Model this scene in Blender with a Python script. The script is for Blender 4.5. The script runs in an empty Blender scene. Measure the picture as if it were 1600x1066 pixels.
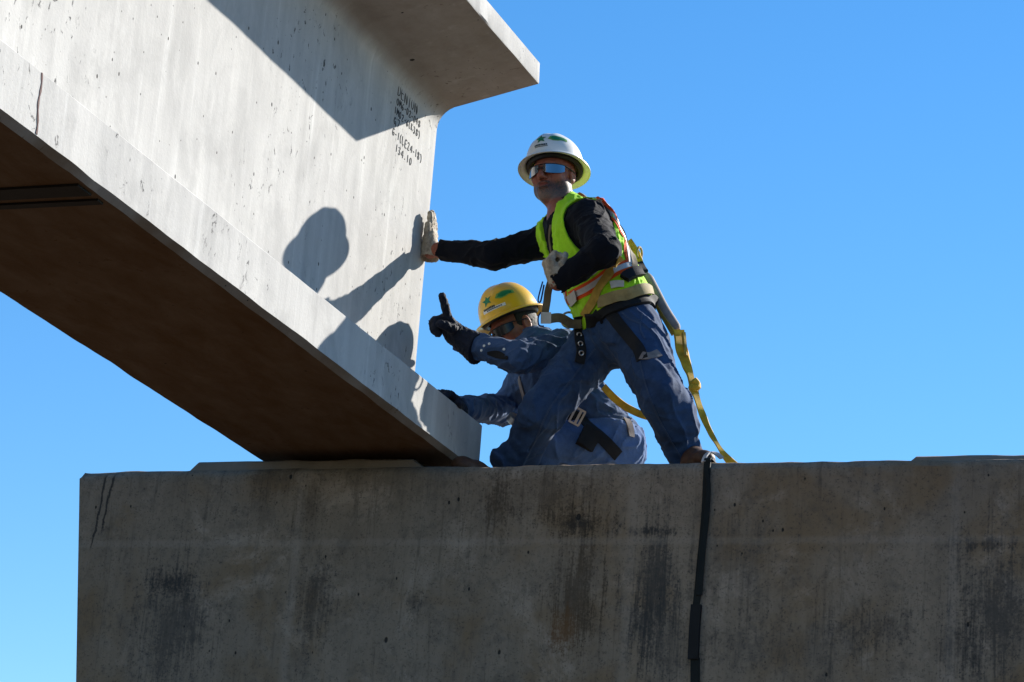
import bpy, bmesh, math, random
import numpy as np
from mathutils import Vector, Matrix
from mathutils.bvhtree import BVHTree

# ------------------------------------------------------------------ camera
SC = bpy.context.scene
COL = SC.collection
F_PX = 4580.0                                   # focal length in pixels of the 1600 px wide photograph
CAM = np.array([4.45317, -10.39396, -2.82641])
RC = np.array([[0.94013465, 0.33216403, 0.07624889],      # camera right
               [-0.02844374, 0.29942772, -0.95369492],    # camera down
               [-0.33961418, 0.89443283, 0.29095036]])    # camera forward
cam = bpy.data.cameras.new('camera'); cam_o = bpy.data.objects.new('camera', cam); COL.objects.link(cam_o)
cam.sensor_width = 36.0; cam.lens = F_PX / 1600 * 36.0; cam.clip_start = 0.1; cam.clip_end = 5000
M4 = Matrix.Identity(4)
for i in range(3):
    M4[i][0] = RC[0][i]; M4[i][1] = -RC[1][i]; M4[i][2] = -RC[2][i]; M4[i][3] = CAM[i]
cam_o.matrix_world = M4
SC.camera = cam_o

# ------------------------------------------------------------------ world, sun, exposure
SUN = np.array([0.41322, 0.75462, 0.50970])     # direction towards the sun
SUN_EL = math.asin(SUN[2]); SUN_AZ = math.atan2(SUN[0], SUN[1])
W = bpy.data.worlds.new('World'); SC.world = W; W.use_nodes = True
wn = W.node_tree.nodes; wl = W.node_tree.links; wn.clear()
sky = wn.new('ShaderNodeTexSky'); sky.sky_type = 'NISHITA'; sky.sun_disc = False
sky.sun_elevation = SUN_EL; sky.sun_rotation = SUN_AZ
sky.altitude = 800; sky.air_density = 1.0; sky.dust_density = 0.05; sky.ozone_density = 2.0
hs = wn.new('ShaderNodeHueSaturation'); hs.inputs['Saturation'].default_value = 1.33; hs.inputs['Hue'].default_value = 0.5
bg = wn.new('ShaderNodeBackground'); bg.inputs['Strength'].default_value = 0.092
wo = wn.new('ShaderNodeOutputWorld')
wl.new(sky.outputs[0], hs.inputs['Color']); wl.new(hs.outputs[0], bg.inputs['Color']); wl.new(bg.outputs[0], wo.inputs['Surface'])
sl = bpy.data.lights.new('sun', 'SUN'); sl.energy = 5.0; sl.angle = math.radians(0.53); sl.color = (1.0, 0.95, 0.87)
so = bpy.data.objects.new('sun', sl); COL.objects.link(so)
so.rotation_euler = Vector(SUN).to_track_quat('Z', 'Y').to_euler(); so.location = (6, 10, 8)
vs = SC.view_settings; vs.view_transform = 'Standard'; vs.look = 'None'; vs.gamma = 1.0; vs.use_curve_mapping = False
vs.exposure = 1.0

# ------------------------------------------------------------------ helpers
def ray(x, y): return RC.T @ np.array([(x - 800) / F_PX, (y - 533) / F_PX, 1.0])
def aY(x, y, Y):
    d = ray(x, y); return CAM + d * (Y - CAM[1]) / d[1]
def aX(x, y, X):
    d = ray(x, y); return CAM + d * (X - CAM[0]) / d[0]
def aD(x, y, D): return CAM + ray(x, y) * D
def depth(P): return float(RC[2] @ (np.asarray(P) - CAM))
CR, CU, CB = RC[0], -RC[1], -RC[2]
def unit(v):
    v = np.asarray(v, float); return v / (np.linalg.norm(v) + 1e-12)

def mk(name, V, Fc, mat, parent=None, org=None, smooth=True, sharp=None):
    """ONE mesh object; V in world coordinates; org = where the object's origin sits."""
    me = bpy.data.meshes.new(name)
    V = np.asarray(V, float)
    if parent is not None: o0 = np.array(parent['_org'])
    else: o0 = np.array(org if org is not None else (0, 0, 0), float)
    me.from_pydata((V - o0).tolist(), [], Fc.tolist() if hasattr(Fc, 'tolist') else Fc)
    me.update()
    if isinstance(mat, (list, tuple)):
        for m in mat: me.materials.append(m)
    else: me.materials.append(mat)
    if smooth:
        me.polygons.foreach_set('use_smooth', [True] * len(me.polygons))
        if sharp: me.set_sharp_from_angle(angle=math.radians(sharp))
    ob = bpy.data.objects.new(name, me); COL.objects.link(ob)
    ob['_org'] = [float(v) for v in o0]
    if parent is not None: ob.parent = parent
    else: ob.location = o0
    return ob
def empty(name, org):
    ob = bpy.data.objects.new(name, None); COL.objects.link(ob); ob.location = org; ob.empty_display_size = .1
    ob['_org'] = [float(v) for v in org]; return ob
def tag(o, label=None, cat=None, group=None, kind=None):
    if label: o['label'] = label
    if cat: o['category'] = cat
    if group: o['group'] = group
    if kind: o['kind'] = kind
    return o

class MB:
    def __init__(s): s.v = []; s.f = []
    def add(s, V, Fc):
        n = len(s.v); s.v.extend([tuple(map(float, p)) for p in V]); s.f.extend([tuple(i + n for i in f) for f in Fc])
    def box(s, c, half, ax=None):
        c = np.asarray(c, float); A = np.eye(3) if ax is None else np.array(ax, float)
        V = [c + A[0] * half[0] * i + A[1] * half[1] * j + A[2] * half[2] * k for i in (-1, 1) for j in (-1, 1) for k in (-1, 1)]
        s.add(V, [(0, 1, 3, 2), (4, 6, 7, 5), (0, 4, 5, 1), (2, 3, 7, 6), (0, 2, 6, 4), (1, 5, 7, 3)])
    def tube(s, pts, r, n=10, closed=False):
        pts = [np.asarray(p, float) for p in pts]; m = len(pts)
        rr = r if hasattr(r, '__len__') else [r] * m
        V = []; T = []
        for i in range(m):
            a = pts[(i - 1) % m] if (closed or i > 0) else pts[i]; b = pts[(i + 1) % m] if (closed or i < m - 1) else pts[i]
            T.append(unit(b - a))
        u = unit(np.cross(T[0], [0.31, 0.22, 0.92]))
        for i in range(m):
            u = unit(u - T[i] * (u @ T[i])); w = np.cross(T[i], u)
            for k in range(n):
                a = 2 * math.pi * k / n; V.append(pts[i] + rr[i] * (u * math.cos(a) + w * math.sin(a)))
        Fc = []
        for i in range(m if closed else m - 1):
            j = (i + 1) % m
            for k in range(n):
                l = (k + 1) % n; Fc.append((i * n + k, i * n + l, j * n + l, j * n + k))
        if not closed: Fc.append(tuple(range(n))[::-1]); Fc.append(tuple((m - 1) * n + k for k in range(n)))
        s.add(V, Fc)
    def ribbon(s, pts, nrm, wid, th):
        """strap of rectangular section: pts centre line, nrm normals, wid widths"""
        pts = [np.asarray(p, float) for p in pts]; m = len(pts)
        wd = wid if hasattr(wid, '__len__') else [wid] * m
        V = []
        for i in range(m):
            t = unit(pts[min(i + 1, m - 1)] - pts[max(i - 1, 0)]); n = np.asarray(nrm[i] if np.ndim(nrm) > 1 else nrm, float)
            n = unit(n - t * (n @ t)); b = np.cross(t, n)
            for (p, q) in ((-1, -1), (-.93, 1), (.93, 1), (1, -1)): V.append(pts[i] + b * p * wd[i] / 2 + n * q * th / 2)
        Fc = []
        for i in range(m - 1):
            for k in range(4):
                l = (k + 1) % 4; Fc.append((i * 4 + k, (i + 1) * 4 + k, (i + 1) * 4 + l, i * 4 + l))
        Fc.append((0, 1, 2, 3)); Fc.append(tuple((m - 1) * 4 + k for k in (3, 2, 1, 0)))
        s.add(V, Fc)
    def build(s, name, mat, parent=None, org=None, smooth=True, sharp=35): return mk(name, s.v, s.f, mat, parent, org, smooth, sharp)

def spline(pts, n=8):
    """Catmull-Rom through pts (any dimension)"""
    P = np.array(pts, float); m = len(P); out = []
    for i in range(m - 1):
        p0, p1, p2, p3 = P[max(i - 1, 0)], P[i], P[i + 1], P[min(i + 2, m - 1)]
        for k in range(n):
            t = k / n
            out.append(.5 * ((2 * p1) + (-p0 + p2) * t + (2 * p0 - 5 * p1 + 4 * p2 - p3) * t * t + (-p0 + 3 * p1 - 3 * p2 + p3) * t ** 3))
    out.append(P[-1]); return np.array(out)

# ------------------------------------------------------------------ material helpers
class NT:
    def __init__(s, name):
        s.m = bpy.data.materials.new(name); s.m.use_nodes = True; s.n = s.m.node_tree.nodes; s.l = s.m.node_tree.links; s.n.clear()
        s.out = s.n.new('ShaderNodeOutputMaterial'); s.b = s.n.new('ShaderNodeBsdfPrincipled'); s.l.new(s.b.outputs[0], s.out.inputs['Surface'])
        g = s.n.new('ShaderNodeNewGeometry'); s.pos = g.outputs['Position']; s.geo = g
    def set(s, **k):
        for a, v in k.items():
            s.put(s.b.inputs[a.replace('_', ' ')], v)
        return s
    def put(s, sock, v):
        if hasattr(v, 'is_linked') or isinstance(v, bpy.types.NodeSocket): s.l.new(v, sock)
        else: sock.default_value = v if not (hasattr(v, '__len__') and len(v) == 3 and sock.type == 'RGBA') else (*v, 1)
    def math(s, op, a, b=0.0, c=0.0, clamp=False):
        n = s.n.new('ShaderNodeMath'); n.operation = op; n.use_clamp = clamp
        for i, v in enumerate((a, b, c)): s.put(n.inputs[i], v)
        return n.outputs[0]
    def vmap(s, v, scale=(1, 1, 1), loc=(0, 0, 0), rot=(0, 0, 0)):
        n = s.n.new('ShaderNodeMapping'); s.put(n.inputs[0], v)
        n.inputs['Scale'].default_value = scale; n.inputs['Location'].default_value = loc; n.inputs['Rotation'].default_value = rot
        return n.outputs[0]
    def noise(s, v, scale, detail=4, rough=.55, dist=0.0):
        n = s.n.new('ShaderNodeTexNoise'); s.put(n.inputs['Vector'], v)
        n.inputs['Scale'].default_value = scale; n.inputs['Detail'].default_value = detail; n.inputs['Roughness'].default_value = rough; n.inputs['Distortion'].default_value = dist
        return n.outputs['Fac']
    def voro(s, v, scale, rnd=1.0, feat='F1'):
        n = s.n.new('ShaderNodeTexVoronoi'); s.put(n.inputs['Vector'], v); n.inputs['Scale'].default_value = scale; n.inputs['Randomness'].default_value = rnd; n.feature = feat
        return n
    def rng(s, v, a, b, lo=0.0, hi=1.0, smooth=False):
        n = s.n.new('ShaderNodeMapRange'); n.interpolation_type = 'SMOOTHSTEP' if smooth else 'LINEAR'
        s.put(n.inputs[0], v)
        for i, x in enumerate((a, b, lo, hi)): s.put(n.inputs[i + 1], x)
        return n.outputs[0]
    def mix(s, f, a, b, mode='MIX'):
        n = s.n.new('ShaderNodeMix'); n.data_type = 'RGBA'; n.blend_type = mode
        s.put(n.inputs[0], f); s.put(n.inputs[6], a); s.put(n.inputs[7], b); return n.outputs[2]
    def bump(s, h, strength=.3, dist=.01, normal=None):
        n = s.n.new('ShaderNodeBump'); s.put(n.inputs['Height'], h); n.inputs['Strength'].default_value = strength; n.inputs['Distance'].default_value = dist
        if normal is not None: s.l.new(normal, n.inputs['Normal'])
        return n.outputs[0]
    def sep(s, v):
        n = s.n.new('ShaderNodeSeparateXYZ'); s.put(n.inputs[0], v); return n.outputs

def concrete(name, base, dark, pits=1.0, streak=.5, stain_or_shade=None, white=0.0, bump=.35, dense=0.0, scuff=0.0):
    t = NT(name); p = t.pos
    big = t.noise(p, 1.3, 5, .6, .3); mid = t.noise(p, 7.0, 6, .65); fine = t.noise(p, 90, 4, .6)
    sv = t.vmap(p, (9, 9, .7)); st = t.noise(sv, 1.0, 5, .6, .15)                   # rain streaks run down the face
    sv2 = t.vmap(p, (34, 34, 1.6)); st2 = t.noise(sv2, 1.0, 4, .6)
    f = t.math('ADD', t.rng(big, .3, .7, 0, .35), t.rng(mid, .3, .7, 0, .3))
    f = t.math('ADD', f, t.math('MULTIPLY', t.rng(st, .35, .7, 0, 1), streak))
    f = t.math('ADD', f, t.math('MULTIPLY', t.rng(st2, .45, .75, 0, 1), streak * .35))
    c = t.mix(t.rng(f, .25, 1.25), base, dark)
    if white:
        wv = t.noise(t.vmap(p, (16, 16, .5), (3, 7, 1)), 1.0, 4, .6, .1)
        c = t.mix(t.rng(wv, .58, .8, 0, white, True), c, (.72, .71, .68))
    c = t.mix(t.rng(fine, .3, .75, 0, .22), c, dark)
    if scuff:
        s1 = t.noise(t.vmap(p, (1, 1, .6)), 30, 6, .7, .6); g1 = t.noise(t.vmap(p, (1, 1, 1), (11, 4, 9)), 1.7, 3, .5)
        c = t.mix(t.math('MULTIPLY', t.rng(s1, .60, .66, 0, 1, True), t.rng(g1, .50, .58, 0, scuff, True)), c, (.05, .05, .052))
        cl = t.noise(t.vmap(p, (1, 1, .55), (2, 8, 5)), 4.2, 6, .68, .6); c = t.mix(t.rng(cl, .46, .66, 0, .42, True), c, tuple(q * .82 for q in dark))
    if stain_or_shade: c = stain_or_shade(t, c, p)
    # air bubble holes: sparse dark pits of uneven size
    hole = 0.0
    for sc_, thr, seed, cut in ((11, .060, 0.0, .80 - .25 * dense), (27, .085, 5.3, .84 - .3 * dense)):
        wob = t.noise(p, 60, 3)
        pv = t.vmap(p, (1, 1, .62), (seed, seed * 1.7, seed * .3))
        v = t.voro(pv, sc_); gate = t.sep(v.outputs['Color'])[0]
        d = t.math('ADD', v.outputs['Distance'], t.math('MULTIPLY', t.math('SUBTRACT', wob, .5), .07))
        clus = t.noise(p, 2.1 + seed, 2)
        r = t.math('MULTIPLY', t.rng(gate, cut, 1.0, 0.0, 1.0), thr * 1.9)
        r = t.math('MULTIPLY', r, t.rng(clus, .35, .65, .25, 1.15))
        h = t.rng(t.math('SUBTRACT', r, d), 0.0, .03, 0, 1, True)
        h = t.math('MULTIPLY', h, t.rng(gate, cut, cut + .04))
        hole = t.math('MAXIMUM', hole, h)
    hole = t.math('MULTIPLY', hole, pits)
    c = t.mix(hole, c, (.012, .012, .013))
    hgt = t.math('ADD', t.math('MULTIPLY', fine, .5), t.math('MULTIPLY', mid, .8))
    hgt = t.math('SUBTRACT', hgt, t.math('MULTIPLY', hole, 1.5))
    t.set(Base_Color=c, Roughness=.88, Normal=t.bump(hgt, bump, .006)); t.b.inputs['Specular IOR Level'].default_value = .25
    return t.m

def plain(name, col, rough=.6, var=.25, nscale=30, bump=.0, bscale=200, metal=0.0, spec=.3, sheen=0.0, dark=None, coat=0):
    t = NT(name); n = t.noise(t.pos, nscale, 4, .6)
    dk = dark or tuple(c * (1 - var) for c in col); lt = tuple(min(1, c * (1 + var * .6)) for c in col)
    t.set(Base_Color=t.mix(t.rng(n, .3, .7), dk, lt), Roughness=rough, Metallic=metal); t.b.inputs['Specular IOR Level'].default_value = spec
    if sheen: t.b.inputs['Sheen Weight'].default_value = sheen
    if coat: t.b.inputs['Coat Weight'].default_value = coat; t.b.inputs['Coat Roughness'].default_value = .15
    if bump:
        b = t.noise(t.pos, bscale, 3, .6); t.l.new(t.bump(b, bump, .003), t.b.inputs['Normal'])
    return t.m

def fabric(name, col, var=.3, twill=520, rough=.9, fade=None, bump=.35, sheen=.15, crease=.5):
    t = NT(name); p = t.pos
    n = t.noise(p, 9, 5, .6, .4); fine = t.noise(p, 260, 2, .7)
    cr = t.noise(t.vmap(p, (1, 1, 1), rot=(.5, .3, .2)), 24, 5, .62, 1.2)
    c = t.mix(t.rng(n, .3, .7), tuple(x * (1 - var) for x in col), tuple(min(1, x * (1 + var)) for x in col))
    if fade: c = t.mix(t.rng(cr, .5, .8, 0, .6), c, fade)
    c = t.mix(t.rng(fine, .3, .75, 0, .35), c, tuple(x * .5 for x in col))
    w = t.n.new('ShaderNodeTexWave'); t.put(w.inputs['Vector'], t.vmap(p, (1, 1, 1), rot=(.6, .8, .3))); w.inputs['Scale'].default_value = twill / 6.28; w.inputs['Distortion'].default_value = .6
    h = t.math('ADD', t.math('MULTIPLY', cr, crease), t.math('MULTIPLY', w.outputs['Fac'], .10))
    h = t.math('ADD', h, t.math('MULTIPLY', fine, .12))
    t.set(Base_Color=c, Roughness=rough, Normal=t.bump(h, bump, .012)); t.b.inputs['Sheen Weight'].default_value = sheen; t.b.inputs['Sheen Roughness'].default_value = .4
    t.b.inputs['Specular IOR Level'].default_value = .2
    return t.m

def webbing(name, col, rough=.75):
    t = NT(name); p = t.pos
    n = t.noise(p, 25, 4, .6); w = t.n.new('ShaderNodeTexWave'); t.put(w.inputs['Vector'], p); w.bands_direction = 'Z'; w.inputs['Scale'].default_value = 95; w.inputs['Distortion'].default_value = 1.2
    c = t.mix(t.rng(n, .3, .7), tuple(x * .65 for x in col), tuple(min(1, x * 1.15) for x in col))
    t.set(Base_Color=c, Roughness=rough, Normal=t.bump(w.outputs['Fac'], .3, .002)); t.b.inputs['Specular IOR Level'].default_value = .3
    return t.m
# ------------------------------------------------------------------ the setting: ground
MAT = {}
t = NT('dirt'); n1 = t.noise(t.pos, .25, 6, .6); n2 = t.noise(t.pos, 6, 5, .6)
t.set(Base_Color=t.mix(t.rng(n1, .3, .7), t.mix(n2, (.055, .029, .010), (.080, .044, .017)), (.068, .038, .015)), Roughness=.95, Normal=t.bump(n2, .5, .05)); MAT['dirt'] = t.m
GZ = -4.45
m = MB(); G = 3000.0; N = 24
xs = np.concatenate([np.linspace(-G, -40, 7)[:-1], np.linspace(-40, 40, N), np.linspace(40, G, 7)[1:]])
rg = np.random.default_rng(4)
V = [(x, y, GZ + (rg.normal() * .05 if abs(x) < 40 and abs(y) < 40 else 0)) for x in xs for y in xs]; k = len(xs)
m.add(V, [(i * k + j, (i + 1) * k + j, (i + 1) * k + j + 1, i * k + j + 1) for i in range(k - 1) for j in range(k - 1)])
tag(m.build('ground', MAT['dirt'], org=(0, 0, GZ)), kind='structure')

# ------------------------------------------------------------------ bent cap (concrete beam the workers stand on)
CAPZ, CF, CBK, CBOT = -.075, -.45, .75, -1.45
def cap_stain(t, c, p):
    s = t.sep(p); X, Z = s[0], s[2]
    br = t.noise(p, 34, 5, .78, .3); st = t.noise(t.vmap(p, (62, 1, 3.0)), 1.0, 5, .75, .25); br2 = t.noise(t.vmap(p, (1, 1, .6)), 11, 5, .75, .5); sp = t.noise(p, 130, 3, .7)
    mot = t.math('ADD', t.math('MULTIPLY', br2, .55), t.math('MULTIPLY', br, .45))
    # overall weathering: mottled grime, runs, speckle, warm and pale patches
    c = t.mix(t.rng(t.noise(p, 2.4, 4, .6, .4), .45, .68, 0, .7, True), c, (.20, .128, .066))
    c = t.mix(t.rng(t.noise(t.vmap(p, (1, 1, 1), (7, 3, 2)), 3.1, 5, .7, .5), .52, .70, 0, .55, True), c, (.42, .335, .265))
    c = t.mix(t.rng(mot, .47, .66, 0, .6, True), c, (.10, .083, .068))
    c = t.mix(t.rng(st, .54, .70, 0, .45, True), c, (.07, .055, .043))
    c = t.mix(t.rng(sp, .56, .66, 0, .6, True), c, (.05, .042, .036))
    def patch(px, py, rx, ry, col, amt, streak=.6, edge=.55):
        q = aY(px, py, CF); x0, z0 = float(q[0]), float(q[2])
        dx = t.math('DIVIDE', t.math('SUBTRACT', X, x0), rx * 1.35 / 390.); dz = t.math('DIVIDE', t.math('SUBTRACT', Z, z0), ry * 1.35 / 375.)
        d = t.math('SQRT', t.math('ADD', t.math('MULTIPLY', dx, dx), t.math('MULTIPLY', dz, dz)))
        nz = t.math('ADD', t.math('MULTIPLY', st, streak), t.math('MULTIPLY', mot, 1 - streak))
        nz = t.math('ADD', nz, t.math('MULTIPLY', t.math('SUBTRACT', sp, .5), .35))
        v = t.math('ADD', t.math('SUBTRACT', 1.0, d), t.math('MULTIPLY', t.math('SUBTRACT', nz, .5), 4.2))
        return t.rng(v, 0.0, .95, 0, amt * .85, True), col
    K = (.018, .019, .022); BRN = (.045, .030, .018); RST = (.15, .07, .025); GR = (.048, .045, .043)
    for a in [(268, 912, 42, 22, K, .95, .35), (265, 985, 60, 100, GR, .75, .6), (490, 945, 30, 70, K, .6, .6), (480, 790, 18, 50, BRN, .5, .7),
              (900, 815, 50, 24, BRN, .8, .65), (905, 820, 24, 14, K, .7, .6), (850, 770, 90, 45, BRN, .5, .5), (900, 925, 38, 90, BRN, .75, .75), (880, 985, 22, 28, RST, .8, .6), (920, 970, 16, 30, BRN, .6, .6),
              (1015, 830, 48, 9, K, .95, .35), (1020, 920, 34, 100, GR, .9, .65), (1000, 985, 20, 40, K, .45, .8), (1045, 1000, 40, 80, GR, .6, .6),
              (780, 800, 20, 45, BRN, .6, .6), (1540, 850, 50, 12, K, .7, .5), (1555, 960, 55, 100, GR, .85, .55), (1380, 980, 50, 30, K, .5, .6), (1500, 1010, 30, 50, K, .5, .7),
              (645, 940, 14, 20, K, .6, .4), (1150, 880, 70, 70, GR, .35, .6), (1240, 1010, 120, 40, GR, .4, .4), (650, 720, 90, 90, (.14, .115, .085), .5, .5), (430, 745, 60, 40, BRN, .35, .7)]:
        mk_, col = patch(*a); c = t.mix(mk_, c, col)
    # pale form-joint lines and lift line
    for px in (462, 985, 1490):
        q = aY(px, 860, CF); x0 = float(q[0])
        d = t.math('ABSOLUTE', t.math('ADD', t.math('SUBTRACT', X, x0), t.math('MULTIPLY', t.math('SUBTRACT', br2, .5), .03)))
        c = t.mix(t.rng(d, .004, .03, .16, 0, True), c, (.40, .34, .29))
    d = t.math('ABSOLUTE', t.math('ADD', t.math('SUBTRACT', Z, float(aY(1100, 845, CF)[2])), t.math('MULTIPLY', t.math('SUBTRACT', br2, .5), .03)))
    c = t.mix(t.rng(d, .004, .022, .16, 0, True), c, (.40, .34, .29))
    # hairline cracks by the left end
    for (xa, ya, xb, yb) in ((166, 748, 143, 855), (178, 748, 158, 830)):
        A, B = aY(xa, ya, CF), aY(xb, yb, CF); k = float((B[0] - A[0]) / (B[2] - A[2]))
        lx = t.math('ADD', float(A[0]), t.math('MULTIPLY', t.math('SUBTRACT', Z, float(A[2])), k))
        d = t.math('ABSOLUTE', t.math('SUBTRACT', t.math('SUBTRACT', X, lx), t.math('MULTIPLY', t.math('SUBTRACT', br2, .5), .05)))
        g = t.math('MULTIPLY', t.rng(d, .002, .007, .85, 0, True), t.math('MULTIPLY', t.rng(Z, float(B[2]) - .02, float(B[2]) + .02), t.rng(Z, float(A[2]) - .0, float(A[2]) + .03, 1, 0)))
        c = t.mix(g, c, (.02, .02, .022))
    return c
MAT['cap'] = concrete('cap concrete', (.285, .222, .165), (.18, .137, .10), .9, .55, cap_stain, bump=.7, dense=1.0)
MAT['seat'] = concrete('bearing seat concrete', (.24, .195, .15), (.155, .125, .095), .6, .4, bump=.5)
def lerp(a, b, f): return a + (b - a) * f
def profile_run(prof, xs, jit, seed, lx=None):
    """prism along X whose section prof (Y,Z) repeats at xs; jit = per-point roughness"""
    r = np.random.default_rng(seed); V = []; n = len(prof); sm = {}
    for j in range(n):
        w = r.normal(size=(len(xs) + 8, 2)); ker = np.array([.25, .5, 1, .5, .25]) / 1.4
        sm[j] = np.stack([np.convolve(w[:, q], ker, 'same')[4:-4] for q in (0, 1)], 1) * jit[j]
    for i, x in enumerate(xs):
        for j, (y, z) in enumerate(prof):
            xx = x + (lx(z) * max(0, 1 - (x - xs[0]) / .3) if lx else 0)
            V.append((xx, y + sm[j][i, 0], z + sm[j][i, 1]))
    Fc = [(i * n + j, (i + 1) * n + j, (i + 1) * n + (j + 1) % n, i * n + (j + 1) % n) for i in range(len(xs) - 1) for j in range(n)]
    Fc.append(tuple(range(n))); Fc.append(tuple((len(xs) - 1) * n + j for j in range(n))[::-1])
    return V, Fc
cap_org = (2.0, .15, CBOT)
xs = np.concatenate([[-1.100, -1.094, -1.07], np.arange(-1.04, 3.2, .03), np.arange(3.3, 5.2, .3)])
zs = list(np.linspace(CBOT, -.14, 14))
prof = [(CF, z) for z in zs] + [(CF, -.108), (CF + .006, -.096), (CF + .022, -.0795), (CF + .034, CAPZ), (0.1, CAPZ), (CBK - .03, CAPZ), (CBK, CAPZ - .03), (CBK, CBOT)]
jit = [.0] * 12 + [.0004, .0008, .0018, .002, .002, .0022, 0, 0, 0, 0]
V, Fc = profile_run(prof, xs, jit, 3, lambda z: max(0, -.075 - z) * .115 + (max(0, z + .105) * .5))
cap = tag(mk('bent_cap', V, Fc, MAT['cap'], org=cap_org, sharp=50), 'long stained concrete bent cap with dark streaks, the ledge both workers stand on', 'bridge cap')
m = MB()
for zz, r_ in ((CBOT + .002, .56),):
    a = [(1.9 + r_ * math.cos(q), .15 + r_ * math.sin(q)) for q in np.linspace(0, 2 * math.pi, 40, endpoint=False)]
    m.add([(x, y, GZ - .3) for x, y in a] + [(x, y, CBOT + .01) for x, y in a], [(i, (i + 1) % 40, 40 + (i + 1) % 40, 40 + i) for i in range(40)])
m.build('column', MAT['seat'], cap)
def seat(x0, x1, zt, y0, y1, s0, s1, seed):
    xs = np.concatenate([[x0], np.arange(x0 + s0, x1 - s1, .035), [x1 - s1, x1]])
    V, Fc = profile_run([(y0, CAPZ - .004), (y0 + .008, zt - .008), (y0 + .02, zt), (y1, zt), (y1, CAPZ - .004)], xs, [0, .0012, .0018, .001, 0], seed)
    V = np.array(V); n = 5
    V[:n, 2] = np.minimum(V[:n, 2], CAPZ + .001); V[-n:, 2] = np.minimum(V[-n:, 2], CAPZ + .001)
    return mk('bearing_seat', V, Fc, MAT['seat'], cap, sharp=40)
seat(-.64, .345, -.034, -.415, .05, .03, .05, 11)
seat(2.215, 3.6, -.052, -.405, .1, .02, .02, 12)

# ------------------------------------------------------------------ precast girder
BT, FH, TT, HT, WB = .4113, .2097, .5326, 1.7403, .1038
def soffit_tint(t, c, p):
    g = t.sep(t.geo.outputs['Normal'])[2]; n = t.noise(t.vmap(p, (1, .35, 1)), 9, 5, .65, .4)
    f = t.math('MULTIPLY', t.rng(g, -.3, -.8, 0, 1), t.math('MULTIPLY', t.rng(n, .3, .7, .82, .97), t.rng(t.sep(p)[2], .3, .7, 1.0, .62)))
    return t.mix(f, c, (.105, .052, .013))          # shade and warm ground bounce painted into the underside colour
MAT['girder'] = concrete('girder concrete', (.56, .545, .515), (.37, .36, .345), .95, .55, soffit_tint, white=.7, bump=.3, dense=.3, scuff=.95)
def arc(c, r, a0, a1, n): return [(c[0] + r * math.cos(math.radians(lerp(a0, a1, i / n))), c[1] + r * math.sin(math.radians(lerp(a0, a1, i / n)))) for i in range(n + 1)]
half = [(0.0, 0.0), (BT - .02, 0.0), (BT, .02), (BT, FH - .004), (BT - .004, FH)]
half += [(WB + .10, FH + .075)] + arc((WB + .115, FH + .19), .115, 262, 180, 6)
zt = HT - .089
half += [(WB, z) for z in np.linspace(FH + .26, 1.40, 10)]
half += arc((WB + .10, 1.475), .10, 180, 96, 7)
half += [(lerp(WB + .09, TT, q), lerp(1.5745, zt, q)) for q in (.12, .45, .8)] + [(TT, zt), (TT + .002, zt + .006), (TT, HT), (0.0, HT + .002)]
prof = half + [(-x, z) for x, z in half[-2:0:-1]]
ys = np.concatenate([[0.0, -.006], -np.arange(.04, 6.0, .04), -np.arange(6.2, 24, .8)])
r = np.random.default_rng(9); n = len(prof); V = []
rough = [.0] * n
for j in (1, 2): rough[j] = .0011
rough[3] = rough[4] = .0004
lb = len(half)
for j in range(lb - 6, lb - 2): rough[j] = .0012
for j in range(n - 3, n): rough[j] = .0008
jt = []
for j in range(n):
    w = r.normal(size=(len(ys) + 8, 2)); ker = np.array([.3, .6, 1, .6, .3]) / 1.4
    w[r.random(len(ys) + 8) < .05] *= 2.2
    jt.append(np.stack([np.convolve(w[:, q], ker, 'same')[4:-4] for q in (0, 1)], 1) * rough[j])
for i, y in enumerate(ys):
    for j, (x, z) in enumerate(prof):
        V.append((x + jt[j][i, 0] * (.996 if i else .9), y, z + abs(jt[j][i, 1]) * (1 if j < 3 or j > n - 4 else 0)))
V = np.array(V); V[:n, 0] *= .997
Fc = [(i * n + j, i * n + (j + 1) % n, (i + 1) * n + (j + 1) % n, (i + 1) * n + j) for i in range(len(ys) - 1) for j in range(n)]
Fc.append(tuple(range(n))[::-1]); Fc.append(tuple((len(ys) - 1) * n + j for j in range(n)))
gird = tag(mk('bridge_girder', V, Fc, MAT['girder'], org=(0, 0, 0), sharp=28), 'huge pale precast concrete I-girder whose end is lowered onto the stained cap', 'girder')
# two dark transverse plates cast into the underside
MAT['plate'] = plain('dark steel plate', (.012, .011, .010), .7, .4, 20)
for (y0, y1) in ((-3.31, -3.225), (-3.185, -3.150)):
    m = MB(); m.box((0, (y0 + y1) / 2, -.003), (BT - .035, abs(y1 - y0) / 2, .004)); m.build('soffit_plate', MAT['plate'], gird, smooth=False)
# painted line on the flange
MAT['mark'] = plain('brown paint mark', (.10, .045, .04), .8, .4, 60)
pts = [(BT + .0012, lerp(-3.652, -3.64, q) + .004 * math.sin(q * 9), lerp(.206, .026, q)) for q in np.linspace(0, 1, 14)]
m = MB(); m.ribbon(pts, (1, 0, 0), [.008 + .003 * math.sin(i * 2.1) for i in range(14)], .0016); m.build('paint_line', MAT['mark'], gird)
# elastomeric bearing pad under the end
MAT['rubber'] = plain('black rubber', (.012, .012, .012), .8, .3, 40)
m = MB(); m.box((0, -.16, -.0175), (.26, .12, .0155))
tag(m.build('bearing_pad', MAT['rubber'], org=(0, -.16, -.033), smooth=False), 'black rubber bearing pad squeezed between the girder end and its seat', 'bearing pad')
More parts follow.
